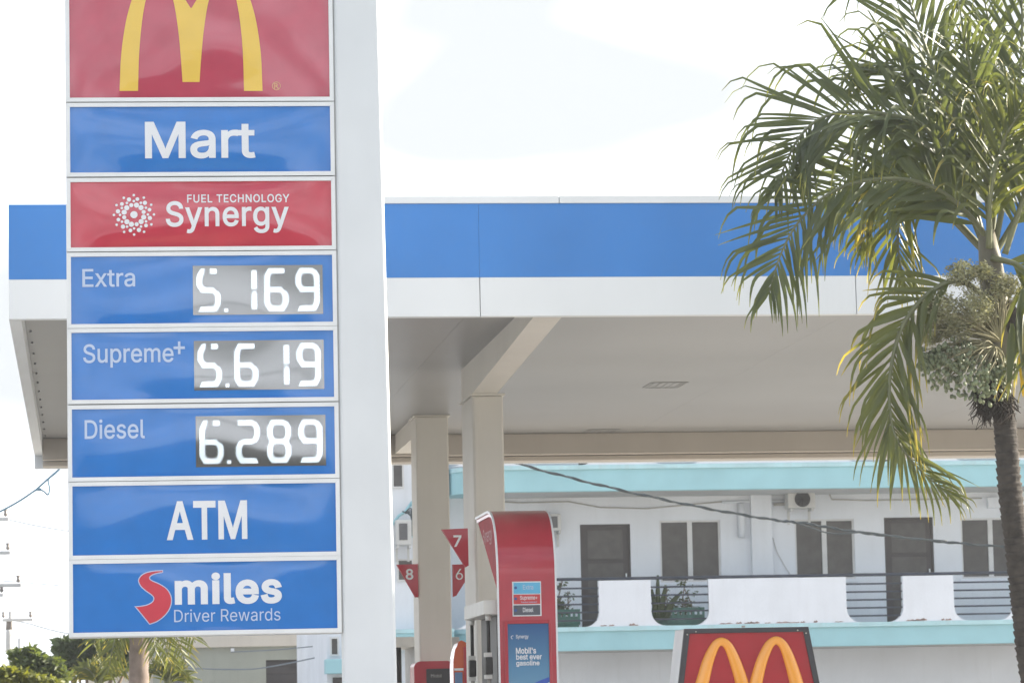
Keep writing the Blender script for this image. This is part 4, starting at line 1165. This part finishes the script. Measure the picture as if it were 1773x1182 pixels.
# ------------------------------------------------------------------ utility poles
M_pole = mat('glare_pale_pole', (0.58, 0.57, 0.55), 0.8, 0.1, 3.0)  # base colour lightened to imitate glare washing out the poles
def pole(px_, Y, r, ytop, arms, label, trans=None):
    b = at(px_, 1150, Y); o = empty('utility_pole', (b.x, Y, 0))
    tag(o, label, 'utility pole', 'utility poles left of the sign')
    zt5 = at(px_, ytop, Y).z
    MB().tube([(0, 0, -0.1), (0, 0, zt5)], [r*1.25, r], 12).build('shaft', M_pole, o)
    for (l, rr_, y, ins) in arms:
        A = at(l, y, Y-0.15).x-b.x; B = at(rr_, y, Y-0.15).x-b.x; z = at((l+rr_)/2, y, Y).z
        a_ = MB().box((A, -0.18-r, z-0.035), (B, -0.06-r, z+0.035)).build('crossarm', M_pole, o, bevel=0.01)
        for u in ins:
            x = at(u, y, Y-0.15).x-b.x
            MB().tube([(x, -0.12-r, z+0.051), (x, -0.12-r, z+0.10), (x, -0.12-r, z+0.13), (x, -0.12-r, z+0.20)], [0.015, 0.05, 0.03, 0.045], 8).build('insulator', M_insul, a_)
    if trans:
        l, rr_, t, bt = trans
        A = at(l, t, Y).x-b.x; B = at(rr_, t, Y).x-b.x; r2_ = (B-A)/2; x = (A+B)/2
        T = at(l, t, Y).z; Z = at(l, bt, Y).z
        tr2 = MB().tube([(x, -r-r2_, Z), (x, -r-r2_, Z+0.05), (x, -r-r2_, T-0.06), (x, -r-r2_, T)], [r2_*0.9, r2_, r2_, r2_*0.8], 16).build('transformer', M_pole, o)
        for s_ in (-0.4, 0.4):
            MB().tube([(x+s_*r2_, -r-r2_, T), (x+s_*r2_, -r-r2_, T+0.28)], [0.05, 0.03], 8).build('bushing', M_insul, tr2)
    return o
pole(19, 85, 0.055, 1058, [(4, 57, 1073, (6, 53))], 'concrete pole with one crossarm and a grey transformer drum at left', (10, 21.5, 1090, 1126))
pole(-14, 72, 0.14, 880, [(-45, 15, 900, (10,)), (-45, 18, 958, (14,)), (-45, 37, 1014, (32,)), (-45, 6, 1031, (3,))], 'near pole at the left edge, only its crossarm ends in view')
pole(35, 110, 0.07, 1104, [(8, 66, 1126, (12, 62))], 'farthest small pole rising behind the bushes at left')

# ------------------------------------------------------------------ low cream building at lower left
YC = 74.0
c0 = at(560, 1150, YC)
cb = empty('low_building', (c0.x, YC, 0))
tag(cb, 'low cream building with green-grey front wall and dark opening, under the pillar sign', 'building')
CB = Vector(cb.location)
def cw(px_, py_=1150): return at(px_, py_, YC).x-CB.x
def cz(py_, px_=420): return at(px_, py_, YC).z
MB().box((cw(150), 0.25, 0), (cw(568), 9, cz(1085))).build('wall', M_cream, cb)
MB().box((cw(265), 0.0, cz(1119)), (cw(568), 0.248, cz(1085))).build('wall_band', M_cream, cb, bevel=0.01)
MB().box((cw(528.5), 0.0, 0), (cw(568), 0.248, cz(1119)-0.001)).build('wall_pier', M_cream, cb)
zdo = cz(1141, 495)
MB().box((cw(265), 0.12, 0), (cw(461), 0.248, cz(1119)-0.001)).build('front_wall', M_gwall, cb)
MB().box((cw(461)+0.001, 0.12, zdo), (cw(528), 0.248, cz(1119)-0.001)).build('front_wall', M_gwall, cb)
dr = MB().box((cw(461)+0.002, 0.20, 0.0), (cw(528)-0.002, 0.247, zdo-0.001)).build('roller_door', M_door, cb)
for k in range(14):
    z = zdo-0.03-k*0.14
    MB().box((cw(461)+0.004, 0.188, z-0.12), (cw(528)-0.004, 0.199, z)).build('slat', M_door, dr, bevel=0.004, seg=1)
MB().box((cw(290), 0.09, cz(1182)), (cw(318), 0.119, cz(1166))).build('window', M_acd, cb)
MB().box((cw(400), 0.02, cz(1127)), (cw(406), 0.118, cz(1121))).build('wall_lamp', M_let, cb, bevel=0.01)
MB().box((cw(150), -0.0, cz(1134)), (cw(222), 0.248, cz(1112))).build('wall_band', M_cream, cb)
MB().box((cw(197), 0.15, cz(1160)), (cw(221), 0.247, cz(1140))).build('window', M_acd, cb)

# ------------------------------------------------------------------ palm fronds
class Leafset:
    def __init__(s): s.v = []; s.f = []; s.t = []
def leaflet(S, p, d, nrm, ln, wd, droop, rnd, segs=9, kink=None):
    """a strip folded along its midrib; S.t holds the distance along the leaflet"""
    d = d.normalized(); pts = [Vector(p)]; q = Vector(p); dd = d.copy()
    for i in range(segs):
        t = (i+1)/segs
        g = droop*(t**1.4)
        if kink is not None and t > kink: g += 1.1
        dd = (dd+Vector((0, 0, -g))*0.62).normalized()
        q = q+dd*(ln/segs); pts.append(q.copy())
    b = len(S.v)
    for i, a in enumerate(pts):
        t = i/segs
        tg_ = (pts[min(i+1, segs)]-pts[max(0, i-1)]).normalized()
        sd2 = tg_.cross(nrm)
        if sd2.length < 1e-4: sd2 = Vector((1, 0, 0))
        sd2.normalize(); up = sd2.cross(tg_).normalized()
        w = wd*0.5*min(1.0, 0.35+t*3.2)*(1-max(0, t-0.35)/0.65)**0.75
        w = max(w, 0.0015)
        S.v += [tuple(a+sd2*w+up*w*0.35), tuple(a), tuple(a-sd2*w+up*w*0.35)]; S.t += [t, t, t]
    for i in range(segs):
        k = b+i*3
        S.f += [(k, k+1, k+4, k+3), (k+1, k+2, k+5, k+4)]
def leaf_mesh(name, S, m, parent, loc=None):
    me = bpy.data.meshes.new(name); me.from_pydata(S.v, [], S.f); me.materials.append(m)
    at_ = me.attributes.new('along', 'FLOAT', 'POINT'); at_.data.foreach_set('value', S.t)
    me.polygons.foreach_set('use_smooth', [True]*len(S.f)); me.update()
    o = bpy.data.objects.new(name, me); COL.objects.link(o); o.parent = parent
    return o
def palm_mat(name, green, tip, tstart, trans=0.42, rough=0.35):
    m = bpy.data.materials.new(name); m.use_nodes = True; t = m.node_tree; n = t.nodes; l = t.links.new; b = n['Principled BSDF']
    b.inputs['Roughness'].default_value = rough; b.inputs['Specular IOR Level'].default_value = 0.5
    a = n.new('ShaderNodeAttribute'); a.attribute_name = 'along'
    z = n.new('ShaderNodeTexNoise'); z.inputs['Scale'].default_value = 4.0; c = n.new('ShaderNodeTexCoord'); l(c.outputs['Object'], z.inputs['Vector'])
    ad = n.new('ShaderNodeMath'); ad.operation = 'MULTIPLY_ADD'; ad.inputs[1].default_value = 0.9; l(z.outputs['Fac'], ad.inputs[0]); 
    sb = n.new('ShaderNodeMath'); sb.operation = 'SUBTRACT'; sb.inputs[1].default_value = 0.45; l(a.outputs['Fac'], sb.inputs[0]); l(sb.outputs[0], ad.inputs[2])
    r = n.new('ShaderNodeMapRange'); r.inputs['From Min'].default_value = tstart; r.inputs['From Max'].default_value = tstart+0.25; l(ad.outputs[0], r.inputs['Value'])
    mx_ = n.new('ShaderNodeMix'); mx_.data_type = 'RGBA'; mx_.inputs[6].default_value = (*green, 1); mx_.inputs[7].default_value = (*tip, 1); l(r.outputs['Result'], mx_.inputs[0])
    l(mx_.outputs[2], b.inputs['Base Color'])
    tr = n.new('ShaderNodeBsdfTranslucent'); hs = n.new('ShaderNodeMix'); hs.data_type = 'RGBA'; hs.blend_type = 'MULTIPLY'; hs.inputs[0].default_value = 1
    l(mx_.outputs[2], hs.inputs[6]); hs.inputs[7].default_value = (2.2, 2.0, 0.8, 1); l(hs.outputs[2], tr.inputs['Color'])
    ms_ = n.new('ShaderNodeMixShader'); ms_.inputs[0].default_value = trans; l(b.outputs[0], ms_.inputs[1]); l(tr.outputs[0], ms_.inputs[2]); l(ms_.outputs[0], n['Material Output'].inputs['Surface'])
    return m
M_palm = palm_mat('palm_leaf', (0.078, 0.102, 0.050), (0.26, 0.27, 0.07), 0.82, trans=0.48)
M_palm_dry_lit = palm_mat('palm_leaf_ageing_lit', (0.095, 0.115, 0.040), (0.38, 0.32, 0.08), 0.76, trans=0.46)  # ageing yellow; also stands in for sunlight on a small frond
M_rach = mat('palm_rachis', (0.15, 0.16, 0.08), 0.5, 0.1, 5)
M_trunk = mat('palm_trunk', (0.042, 0.035, 0.030), 0.9, 0.35, 14.0, bump=0.9, bscale=30)
M_shaft = mat('palm_crownshaft', (0.17, 0.155, 0.11), 0.6, 0.15, 4.0, streak=0.3)
M_fib = mat('palm_fibre', (0.030, 0.022, 0.018), 0.95, 0.3, 20)
M_infl = mat('palm_flowers', (0.34, 0.34, 0.22), 0.7, 0.3, 9, trans=0.2)
M_stalk = mat('fruit_stalk', (0.36, 0.33, 0.20), 0.6, 0.15, 9)
M_fruit = mat('palm_fruit', (0.17, 0.20, 0.11), 0.4, 0.3, 5)
M_yel = mat('yellow_leaf', (0.75, 0.50, 0.03), 0.45, 0.1, 6, trans=0.4)

YT = 24.0
tb = at(1790, 1182, YT)
palm = empty('palm_tree', (tb.x, YT, 0))
tag(palm, 'tall palm with arching fronds, flower sprays and green fruit at the right edge', 'palm tree')
PB = Vector(palm.location)
def pp(x, y, dy=0.0): return at(x, y, YT+dy)-PB
tr_pts = [(0.25, 0.0, 0.0)]+[tuple(pp(x, y)) for x, y in ((1792, 1182), (1775, 1060), (1762, 950), (1749, 850), (1742, 760), (1736, 690))]
trc = catmull(tr_pts, 14); rnd = random.Random(4)
rad = []
for i, q in enumerate(trc):
    h = i/(len(trc)-1)
    rad.append((0.105-0.028*h)*(1+0.05*math.sin(q.z*2*math.pi/0.075))+rnd.uniform(-0.003, 0.003))
trs = catmull(tr_pts, 60); rad = []
for i, q in enumerate(trs):
    h = i/(len(trs)-1)
    ph = (q.z/0.055) % 1.0
    rad.append((0.100-0.022*h)*(1+0.13*(ph-0.5)+0.03*rnd.uniform(-1, 1)))
MB().tube(trs, rad, 22).build('trunk', M_trunk, palm)
MB().tube([pp(1736, 700), pp(1732, 640), pp(1728, 580), pp(1722, 510), pp(1715, 455), pp(1708, 400)], [0.085, 0.12, 0.125, 0.10, 0.085, 0.06], 18).build('crownshaft', M_shaft, palm)
# split sheath collar
MB().tube([pp(1748, 590, -0.05), pp(1750, 550, -0.06), pp(1745, 520, -0.05)], [0.07, 0.08, 0.03], 12).build('dry_sheath', M_trunk, palm)

fronds = [
 # path px, depth start/end, leaflets per side, leaflet length, angle, droop
 dict(p=[(1712, 440), (1706, 408), (1662, 358), (1619, 327), (1564, 311), (1491, 314), (1432, 338), (1383, 384), (1352, 440), (1332, 505)], d=(0.0, -0.35), n=52, l=0.67, a=35, dr=0.05, sep=True),
 dict(p=[(1708, 430), (1672, 340), (1636, 268), (1593, 215), (1534, 198), (1466, 194), (1418, 207), (1384, 238), (1362, 280), (1342, 330)], d=(0.0, -0.1), n=52, l=0.67, a=37, dr=0.05, sep=True),
 dict(p=[(1716, 430), (1706, 300), (1696, 200), (1682, 130), (1668, 74)], d=(-0.1, -0.45), n=24, l=0.55, a=30, dr=0.10, sep=True),
 dict(p=[(1707, 430), (1672, 300), (1636, 180), (1602, 80), (1574, 0), (1550, -70)], d=(0.1, 0.1), n=30, l=0.66, a=30, dr=0.05, sep=False),
 dict(p=[(1722, 430), (1748, 290), (1764, 160), (1770, 30), (1762, -70)], d=(0.0, -0.1), n=30, l=0.62, a=30, dr=0.06, sep=False),
 dict(p=[(1722, 440), (1785, 345), (1860, 310), (1930, 340), (1980, 420)], d=(0.0, 0.1), n=28, l=0.60, a=38, dr=0.12, sep=False),
 dict(p=[(1706, 436), (1645, 370), (1600, 322), (1570, 335), (1556, 385), (1556, 440), (1566, 490)], d=(0.25, 0.45), n=30, l=0.44, a=26, dr=0.15, sep=False, dry_lit=True),  # sunlit frond, its yellow light put into the leaf colour
 dict(p=[(1700, 432), (1640, 372), (1580, 330), (1530, 335), (1500, 375), (1490, 430)], d=(0.3, 0.5), n=24, l=0.40, a=28, dr=0.20, sep=False, dry_lit=True),
 dict(p=[(1716, 520), (1660, 486), (1606, 510), (1564, 562), (1544, 630), (1540, 700), (1552, 758), (1592, 812), (1645, 856)], d=(-0.1, -0.38), n=50, l=0.50, a=25, dr=0.10, sep=True, dry_lit=True),
 dict(p=[(1716, 445), (1775, 470), (1800, 560), (1796, 650)], d=(-0.1, -0.3), n=20, l=0.50, a=34, dr=0.2, sep=False, dry_lit=True),
 dict(p=[(1708, 430), (1660, 260), (1612, 160), (1550, 112), (1496, 118)], d=(0.2, 0.3), n=30, l=0.60, a=40, dr=0.06, sep=False),
 dict(p=[(1715, 430), (1732, 250), (1722, 110), (1700, -30)], d=(0.2, 0.3), n=28, l=0.58, a=34, dr=0.06, sep=False),
 dict(p=[(1706, 430), (1650, 310), (1580, 262), (1500, 275), (1440, 330)], d=(0.3, 0.6), n=26, l=0.58, a=42, dr=0.10, sep=False),
 dict(p=[(1740, 440), (1775, 330), (1800, 220), (1790, 120)], d=(-0.2, -0.5), n=26, l=0.56, a=40, dr=0.12, sep=False),
 dict(p=[(1712, 430), (1716, 330), (1740, 240), (1770, 190)], d=(-0.2, -0.6), n=22, l=0.50, a=36, dr=0.12, sep=False, dry_lit=True),
]
rnd = random.Random(21)
bulk = {False: Leafset(), True: Leafset()}; nsep = 0
for F_ in fronds:
    P = F_['p']; K = len(P)
    path = catmull([pp(x, y, F_['d'][0]+(F_['d'][1]-F_['d'][0])*i/(K-1)) for i, (x, y) in enumerate(P)], 10)
    n = len(path)
    fr_ = MB(); fr_.tube(path, [0.024-0.019*(i/(n-1)) for i in range(n)], 8)
    fo = fr_.build('frond', M_rach, palm)
    dry_lit = F_.get('dry_lit', False)
    for side in (-1, 1):
        for k in range(F_['n']):
            t = 0.16+0.84*(k+rnd.uniform(-0.2, 0.2))/(F_['n']-1)
            t = min(max(t, 0.12), 0.999); fi = t*(n-1); i = min(int(fi), n-2)
            p_ = path[i].lerp(path[i+1], fi-i); T = (path[min(i+2, n-1)]-path[max(0, i-1)]).normalized()
            nrm = Vector((rnd.gauss(0, 0.20), -0.85, 0.45+rnd.gauss(0, 0.20))).normalized()
            sdv = T.cross(nrm).normalized()*side
            ang = R(F_['a']+rnd.gauss(0, 4.5)+14*(1-t)); 
            if t > 0.93: ang *= 0.55
            d = T*math.cos(ang)+sdv*math.sin(ang)+nrm*rnd.gauss(0.10, 0.13)
            ln = F_['l']*(0.62+0.55*math.sin(math.pi*min(1, t*0.92+0.08)))*rnd.uniform(0.75, 1.18)*1.08
            ln *= 1.0 if t < 0.85 else (1-(t-0.85)*2.2)
            wd = rnd.uniform(0.042, 0.060)*(1-0.5*t)*(1.0 if not dry_lit else 0.9)
            kk = rnd.choice([None, 0.55, 0.65, 0.72, 0.78, 0.85])
            args = (p_, d, nrm, ln, wd, F_['dr']*rnd.choice((0.3, 0.7, 1.0, 1.5, 3.0)), rnd)
            if F_['sep'] and nsep < 298:
                S = Leafset(); leaflet(S, *args, kink=kk); leaf_mesh('leaflet', S, M_palm_dry_lit if dry_lit else M_palm, fo); nsep += 1
            else:
                leaflet(bulk[dry_lit], *args, kink=kk)
for dry_lit in (False, True):
    o = leaf_mesh('leaflets', bulk[dry_lit], M_palm_dry_lit if dry_lit else M_palm, palm); o['kind'] = 'stuff'
# flower sprays and fruit
def spray(name, root, blobs, n, ml, size, seed, stalks=True):
    rd = random.Random(seed); mb = MB()
    rt = pp(*root)
    tips = []
    for i in range(n):
        b_ = rd.choice(blobs); c = pp(b_[0], b_[1], b_[3]); r_ = b_[2]/250.0
        while True:
            d = Vector((rd.uniform(-1, 1), rd.uniform(-1, 1), rd.uniform(-1, 1)))
            if d.length < 1: break
        tips.append(c+d*r_)
    return rt, tips
def build_spray(name, root, blobs, nst, m_st, seed):
    rd = random.Random(seed); rt, tips = spray(name, root, blobs, nst, None, 0, seed)
    mb = MB()
    for tp in tips:
        mid = rt.lerp(tp, 0.5)+Vector((rd.uniform(-.04, .04), rd.uniform(-.04, .04), rd.uniform(0.0, .07)))
        mb.tube(catmull([rt, mid, tp], 3), [0.007, 0.006, 0.005, 0.004, 0.003, 0.002, 0.002], 4, cap=False)
    return mb.build(name, m_st, palm)
fl = build_spray('flower_spray', (1732, 590, -0.12), [(1668, 482, 40, -0.15), (1622, 545, 50, -0.15), (1690, 545, 45, -0.2), (1735, 500, 34, -0.18), (1620, 575, 30, -0.1)], 90, M_stalk, 5)
leaf_cloud('flower', M_infl, [(*pp(x, y, dy), r/250) for x, y, r, dy in ((1666, 474, 36, -.15), (1628, 536, 46, -.15), (1690, 530, 44, -.22), (1740, 495, 34, -.2), (1614, 578, 30, -.1), (1655, 570, 34, -.15), (1700, 470, 25, -.15))], 9000, 0.027, fl, flat=0.9, seed=6)['kind'] = 'stuff'
fk = build_spray('fruit_cluster', (1722, 598, -0.12), [(1630, 640, 44, -0.12), (1680, 650, 48, -0.2), (1720, 665, 36, -0.18), (1610, 625, 26, -0.1)], 110, M_stalk, 9)
rd = random.Random(31); fm = MB(); ico = []
for i in range(560):
    b_ = rd.choice([(1630, 640, 46, -.12), (1672, 655, 52, -.2), (1715, 668, 40, -.18), (1608, 622, 28, -.1), (1735, 640, 30, -.15), (1655, 620, 40, -.2)])
    while True:
        d = Vector((rd.uniform(-1, 1), rd.uniform(-1, 1), rd.uniform(-1, 1)))
        if 0.3 < d.length < 1: break
    c = pp(b_[0], b_[1], b_[3])+Vector((d.x, d.y, d.z*0.85))*(b_[2]/250.0)
    ax = Vector((rd.gauss(0, .5), rd.gauss(0, .5), -1)).normalized(); s_ = rd.uniform(0.012, 0.0175)
    fm.tube([c-ax*s_*1.3, c-ax*s_*0.7, c, c+ax*s_*0.8, c+ax*s_*1.4], [0.003, s_*0.8, s_, s_*0.7, 0.002], 6)
fm.build('fruit', M_fruit, fk)['kind'] = 'stuff'
rd = random.Random(3); fb_ = MB()
for i in range(260):
    c = pp(rd.uniform(1690, 1752), rd.uniform(676, 712), -0.08+rd.uniform(-.05, .1))
    fb_.tube([c, c+Vector((rd.uniform(-.05, .05), rd.uniform(-.04, .04), -rd.uniform(.02, .06))), c+Vector((rd.uniform(-.09, .07), rd.uniform(-.05, .05), -rd.uniform(.07, .14)))], [0.006, 0.004, 0.002], 4, cap=False)
fb_.build('root_fibres', M_fib, palm)['kind'] = 'stuff'
MB().tube([pp(1715, 690, -.02), pp(1730, 660, -.04), pp(1735, 610, -0.02)], [0.07, 0.10, 0.05], 12).build('fibre_mat', M_fib, palm)
S = Leafset(); rn = random.Random(2)
leaflet(S, pp(1772, 600, -0.3), Vector((-0.05, 0, -1)), Vector((0.2, -1, 0.1)).normalized(), 0.36, 0.09, 0.05, rn)
leaf_mesh('yellow_leaflet', S, M_yel, palm)
S = Leafset()
for (x, y, dx, dz, ln, w) in ((1752, 560, -.1, -1, .55, .075), (1764, 540, .05, -1, .6, .08), (1770, 500, -.15, -1, .5, .07)):
    leaflet(S, pp(x, y, -0.32), Vector((dx, 0, dz)), Vector((0.3, -1, 0.1)).normalized(), ln, w, 0.02, rn)
leaf_mesh('broad_leaflets', S, M_palm, palm)

# ------------------------------------------------------------------ background trees at lower left
def tree(name, px_, Y, blobs, n, size, m, label, seed, cat='tree', trunk=0.12, group=None):
    b = at(px_, 1182, Y); o = empty(name, (b.x, Y, 0)); tag(o, label, cat, group)
    cs = []
    for (x, y, r) in blobs:
        q = at(x, y, Y)-Vector((b.x, Y, 0)); rr_ = r*Y/6000
        for dy in (-0.5, 0.4): cs.append((q.x, dy*rr_, q.z, rr_))
    tp = max(c[2] for c in cs)
    MB().tube([(0, 0, -0.1), (0.05, 0, tp*0.4), (0.0, 0, tp*0.7)], [trunk, trunk*0.8, trunk*0.4], 9).build('trunk', M_stem, o)
    lm = MB(); rd = random.Random(seed)
    for c in cs[::2]: lm.tube([(0.03, 0, tp*0.35), (c[0]*0.5, c[1]*0.5, (tp*0.35+c[2])/2), (c[0], c[1], c[2])], [trunk*0.45, trunk*0.3, trunk*0.1], 6)
    lm.build('limbs', M_stem, o)
    leaf_cloud('crown', m, cs, n, size, o, seed=seed)
    return o
tree('leafy_tree', 150, 58, [(120, 1122, 26), (150, 1112, 26), (185, 1122, 28), (135, 1145, 26), (175, 1150, 30), (215, 1110, 22), (110, 1112, 14), (205, 1145, 22), (235, 1125, 20)], 7000, 0.16, M_leafd, 'dark green leafy tree behind the foot of the pillar sign', 3)
tree('bush', 60, 50, [(40, 1150, 20), (65, 1140, 18), (90, 1150, 20), (70, 1165, 24), (30, 1132, 10), (52, 1125, 9), (100, 1168, 22)], 5200, 0.11, mat('leaf_mid', (0.085, 0.115, 0.04), 0.5, 0.3, 1.0, trans=0.4), 'mid-green bush with feathery top left of the pillar sign', 4, 'bush', 0.05)
tree('bush', 20, 44, [(10, 1165, 20), (35, 1172, 18), (60, 1180, 20), (85, 1185, 20), (-10, 1170, 20)], 4200, 0.10, M_leafy, 'yellow-green low bush in the bottom left corner', 5, 'bush', 0.05)

def small_palm(px_, Y, wpx, crown, label, fr_list, trunk_m, l=0.5, seed=1, wd=0.03, m=None, nl=16):
    b = at(px_, 1182, Y); o = empty('palm_tree', (b.x, Y, 0)); tag(o, label, 'palm tree')
    r = wpx/2*Y/6000; c = at(*crown, Y)-Vector((b.x, Y, 0))
    tpz = [Vector((0, 0, -0.1)), Vector((0, 0, c.z*0.5)), c]
    tt = catmull(tpz, 14)
    MB().tube(tt, [r*(1.03-0.06*i/len(tt))+0.006*math.sin(i*2.2) for i in range(len(tt))], 16).build('trunk', trunk_m, o)
    rd = random.Random(seed)
    for (x, y, dy, arch) in fr_list:
        tip = at(x, y, Y+dy)-Vector((b.x, Y, 0)); mid = c.lerp(tip, 0.5)+Vector((0, 0, arch))
        path = catmull([c, c.lerp(mid, 0.5)+Vector((0, 0, arch*0.35)), mid, mid.lerp(tip, 0.55)+Vector((0, 0, arch*0.3)), tip], 6); n = len(path)
        fo = MB().tube(path, [0.02-0.015*i/(n-1) for i in range(n)], 5).build('frond', M_rach, o)
        S = Leafset()
        for side in (-1, 1):
            for k in range(nl):
                t = 0.2+0.79*k/(nl-1); i = min(int(t*(n-1)), n-2); p_ = path[i]; T = (path[min(i+1, n-1)]-path[max(0, i-1)]).normalized()
                nrm = Vector((rd.gauss(0, .3), -0.8, 0.5)).normalized(); sv = T.cross(nrm).normalized()*side
                leaflet(S, p_, T*0.75+sv*0.65+nrm*rd.gauss(0, .15), nrm, l*rd.uniform(.7, 1.1)*(1-0.5*max(0, t-0.6)), wd, 0.25, rd, segs=5)
        q = leaf_mesh('leaflets', S, m or M_palm_dry_lit, fo); q['kind'] = 'stuff'
    return o
M_tk2 = mat('weathered_trunk', (0.24, 0.19, 0.165), 0.9, 0.2, 6.0, bump=0.6, bscale=18, streak=0.35)
small_palm(240, 46, 34, (241, 1040), 'palm with thick weathered trunk standing under the pillar sign', [(322, 1148, 0.2, 0.25), (296, 1158, -0.2, 0.3), (200, 1150, 0.1, 0.25), (186, 1168, -0.2, 0.3), (338, 1112, 0.4, 0.3), (160, 1120, 0.4, 0.3), (270, 1130, -0.5, 0.2), (240, 1000, 0.5, 0.2)], M_tk2, 0.42, 3, 0.032, nl=20)
small_palm(175, 48, 10, (172, 1190), 'young spiky palm left of the thick weathered trunk', [(140, 1158, 0.0, 0.1), (155, 1148, 0.1, 0.08), (178, 1146, 0.0, 0.05), (200, 1152, -0.1, 0.08), (216, 1162, 0.0, 0.1), (130, 1172, 0.1, 0.1), (188, 1150, -0.2, 0.04)], M_stem, 0.22, 4, 0.03, nl=12)
small_palm(292, 48, 10, (290, 1190), 'young spiky palm right of the thick weathered trunk', [(262, 1160, 0.0, 0.1), (272, 1148, 0.1, 0.08), (290, 1150, 0.0, 0.05), (306, 1150, -0.1, 0.08), (322, 1164, 0.0, 0.1), (333, 1176, 0.1, 0.1)], M_stem, 0.22, 6, 0.03, nl=12)
# ------------------------------------------------------------------ far side of the road, mirrored in the panels
rb = empty('roadside_building', (-2, -32, 0))
tag(rb, 'brown stepped building across the road, mirrored darkly in the price displays', 'building')
M_rb = mat('brown_render', (0.10, 0.09, 0.08), 0.8, 0.1, 1.0)
MB().box((-22, -8, -0.13), (30, 0, 5.6)).build('wall', M_rb, rb)
MB().box((-9, -8, 5.61), (10, -0.5, 6.6)).build('upper_wall', M_rb, rb)
MB().prism([(-10, 6.61), (11, 6.61), (2, 7.5)], lambda u, v, d: Vector((u, d, v)), -8, -0.2).build('roof', M_rb, rb)
for k in range(8):
    MB().box((-20+k*6, 0.01, 1.0), (-17.5+k*6, 0.06, 2.6)).build('window', M_glass, rb)
cable([(-60, 12, 9), (60, 12, 9)], 0.001, 'x') if False else None
for z0_, z1_, nm2 in ((8.6, 7.0, 'lower dark power line across the road, mirrored in the top price display'), (9.4, 8.6, 'upper dark power line across the road, mirrored in the price panels')):
    P_ = [Vector((-30, -14, z0_)), Vector((-10, -14, z1_-0.8)), Vector((8, -14, z1_-0.9)), Vector((34, -14, z0_))]
    tag(MB().tube([q-P_[0] for q in catmull(P_, 10)], 0.05, 6).build('power_line', M_cable, loc=P_[0]), nm2, 'cable')

# ------------------------------------------------------------------ haze volume added to stand in for veiling camera flare
hz_ = bpy.data.materials.new('flare_haze'); hz_.use_nodes = True
t_ = hz_.node_tree; t_.nodes.clear()
pv = t_.nodes.new('ShaderNodeVolumePrincipled'); om = t_.nodes.new('ShaderNodeOutputMaterial')
pv.inputs['Color'].default_value = (0.93, 0.96, 1.0, 1); pv.inputs['Density'].default_value = FLARE_HAZE; pv.inputs['Anisotropy'].default_value = 0.45
t_.links.new(pv.outputs[0], om.inputs['Volume'])
tag(MB().box((-260, -60, -1.2), (260, 180, 10.6)).build('haze', hz_), kind='stuff')
print('objects', len(bpy.data.objects))
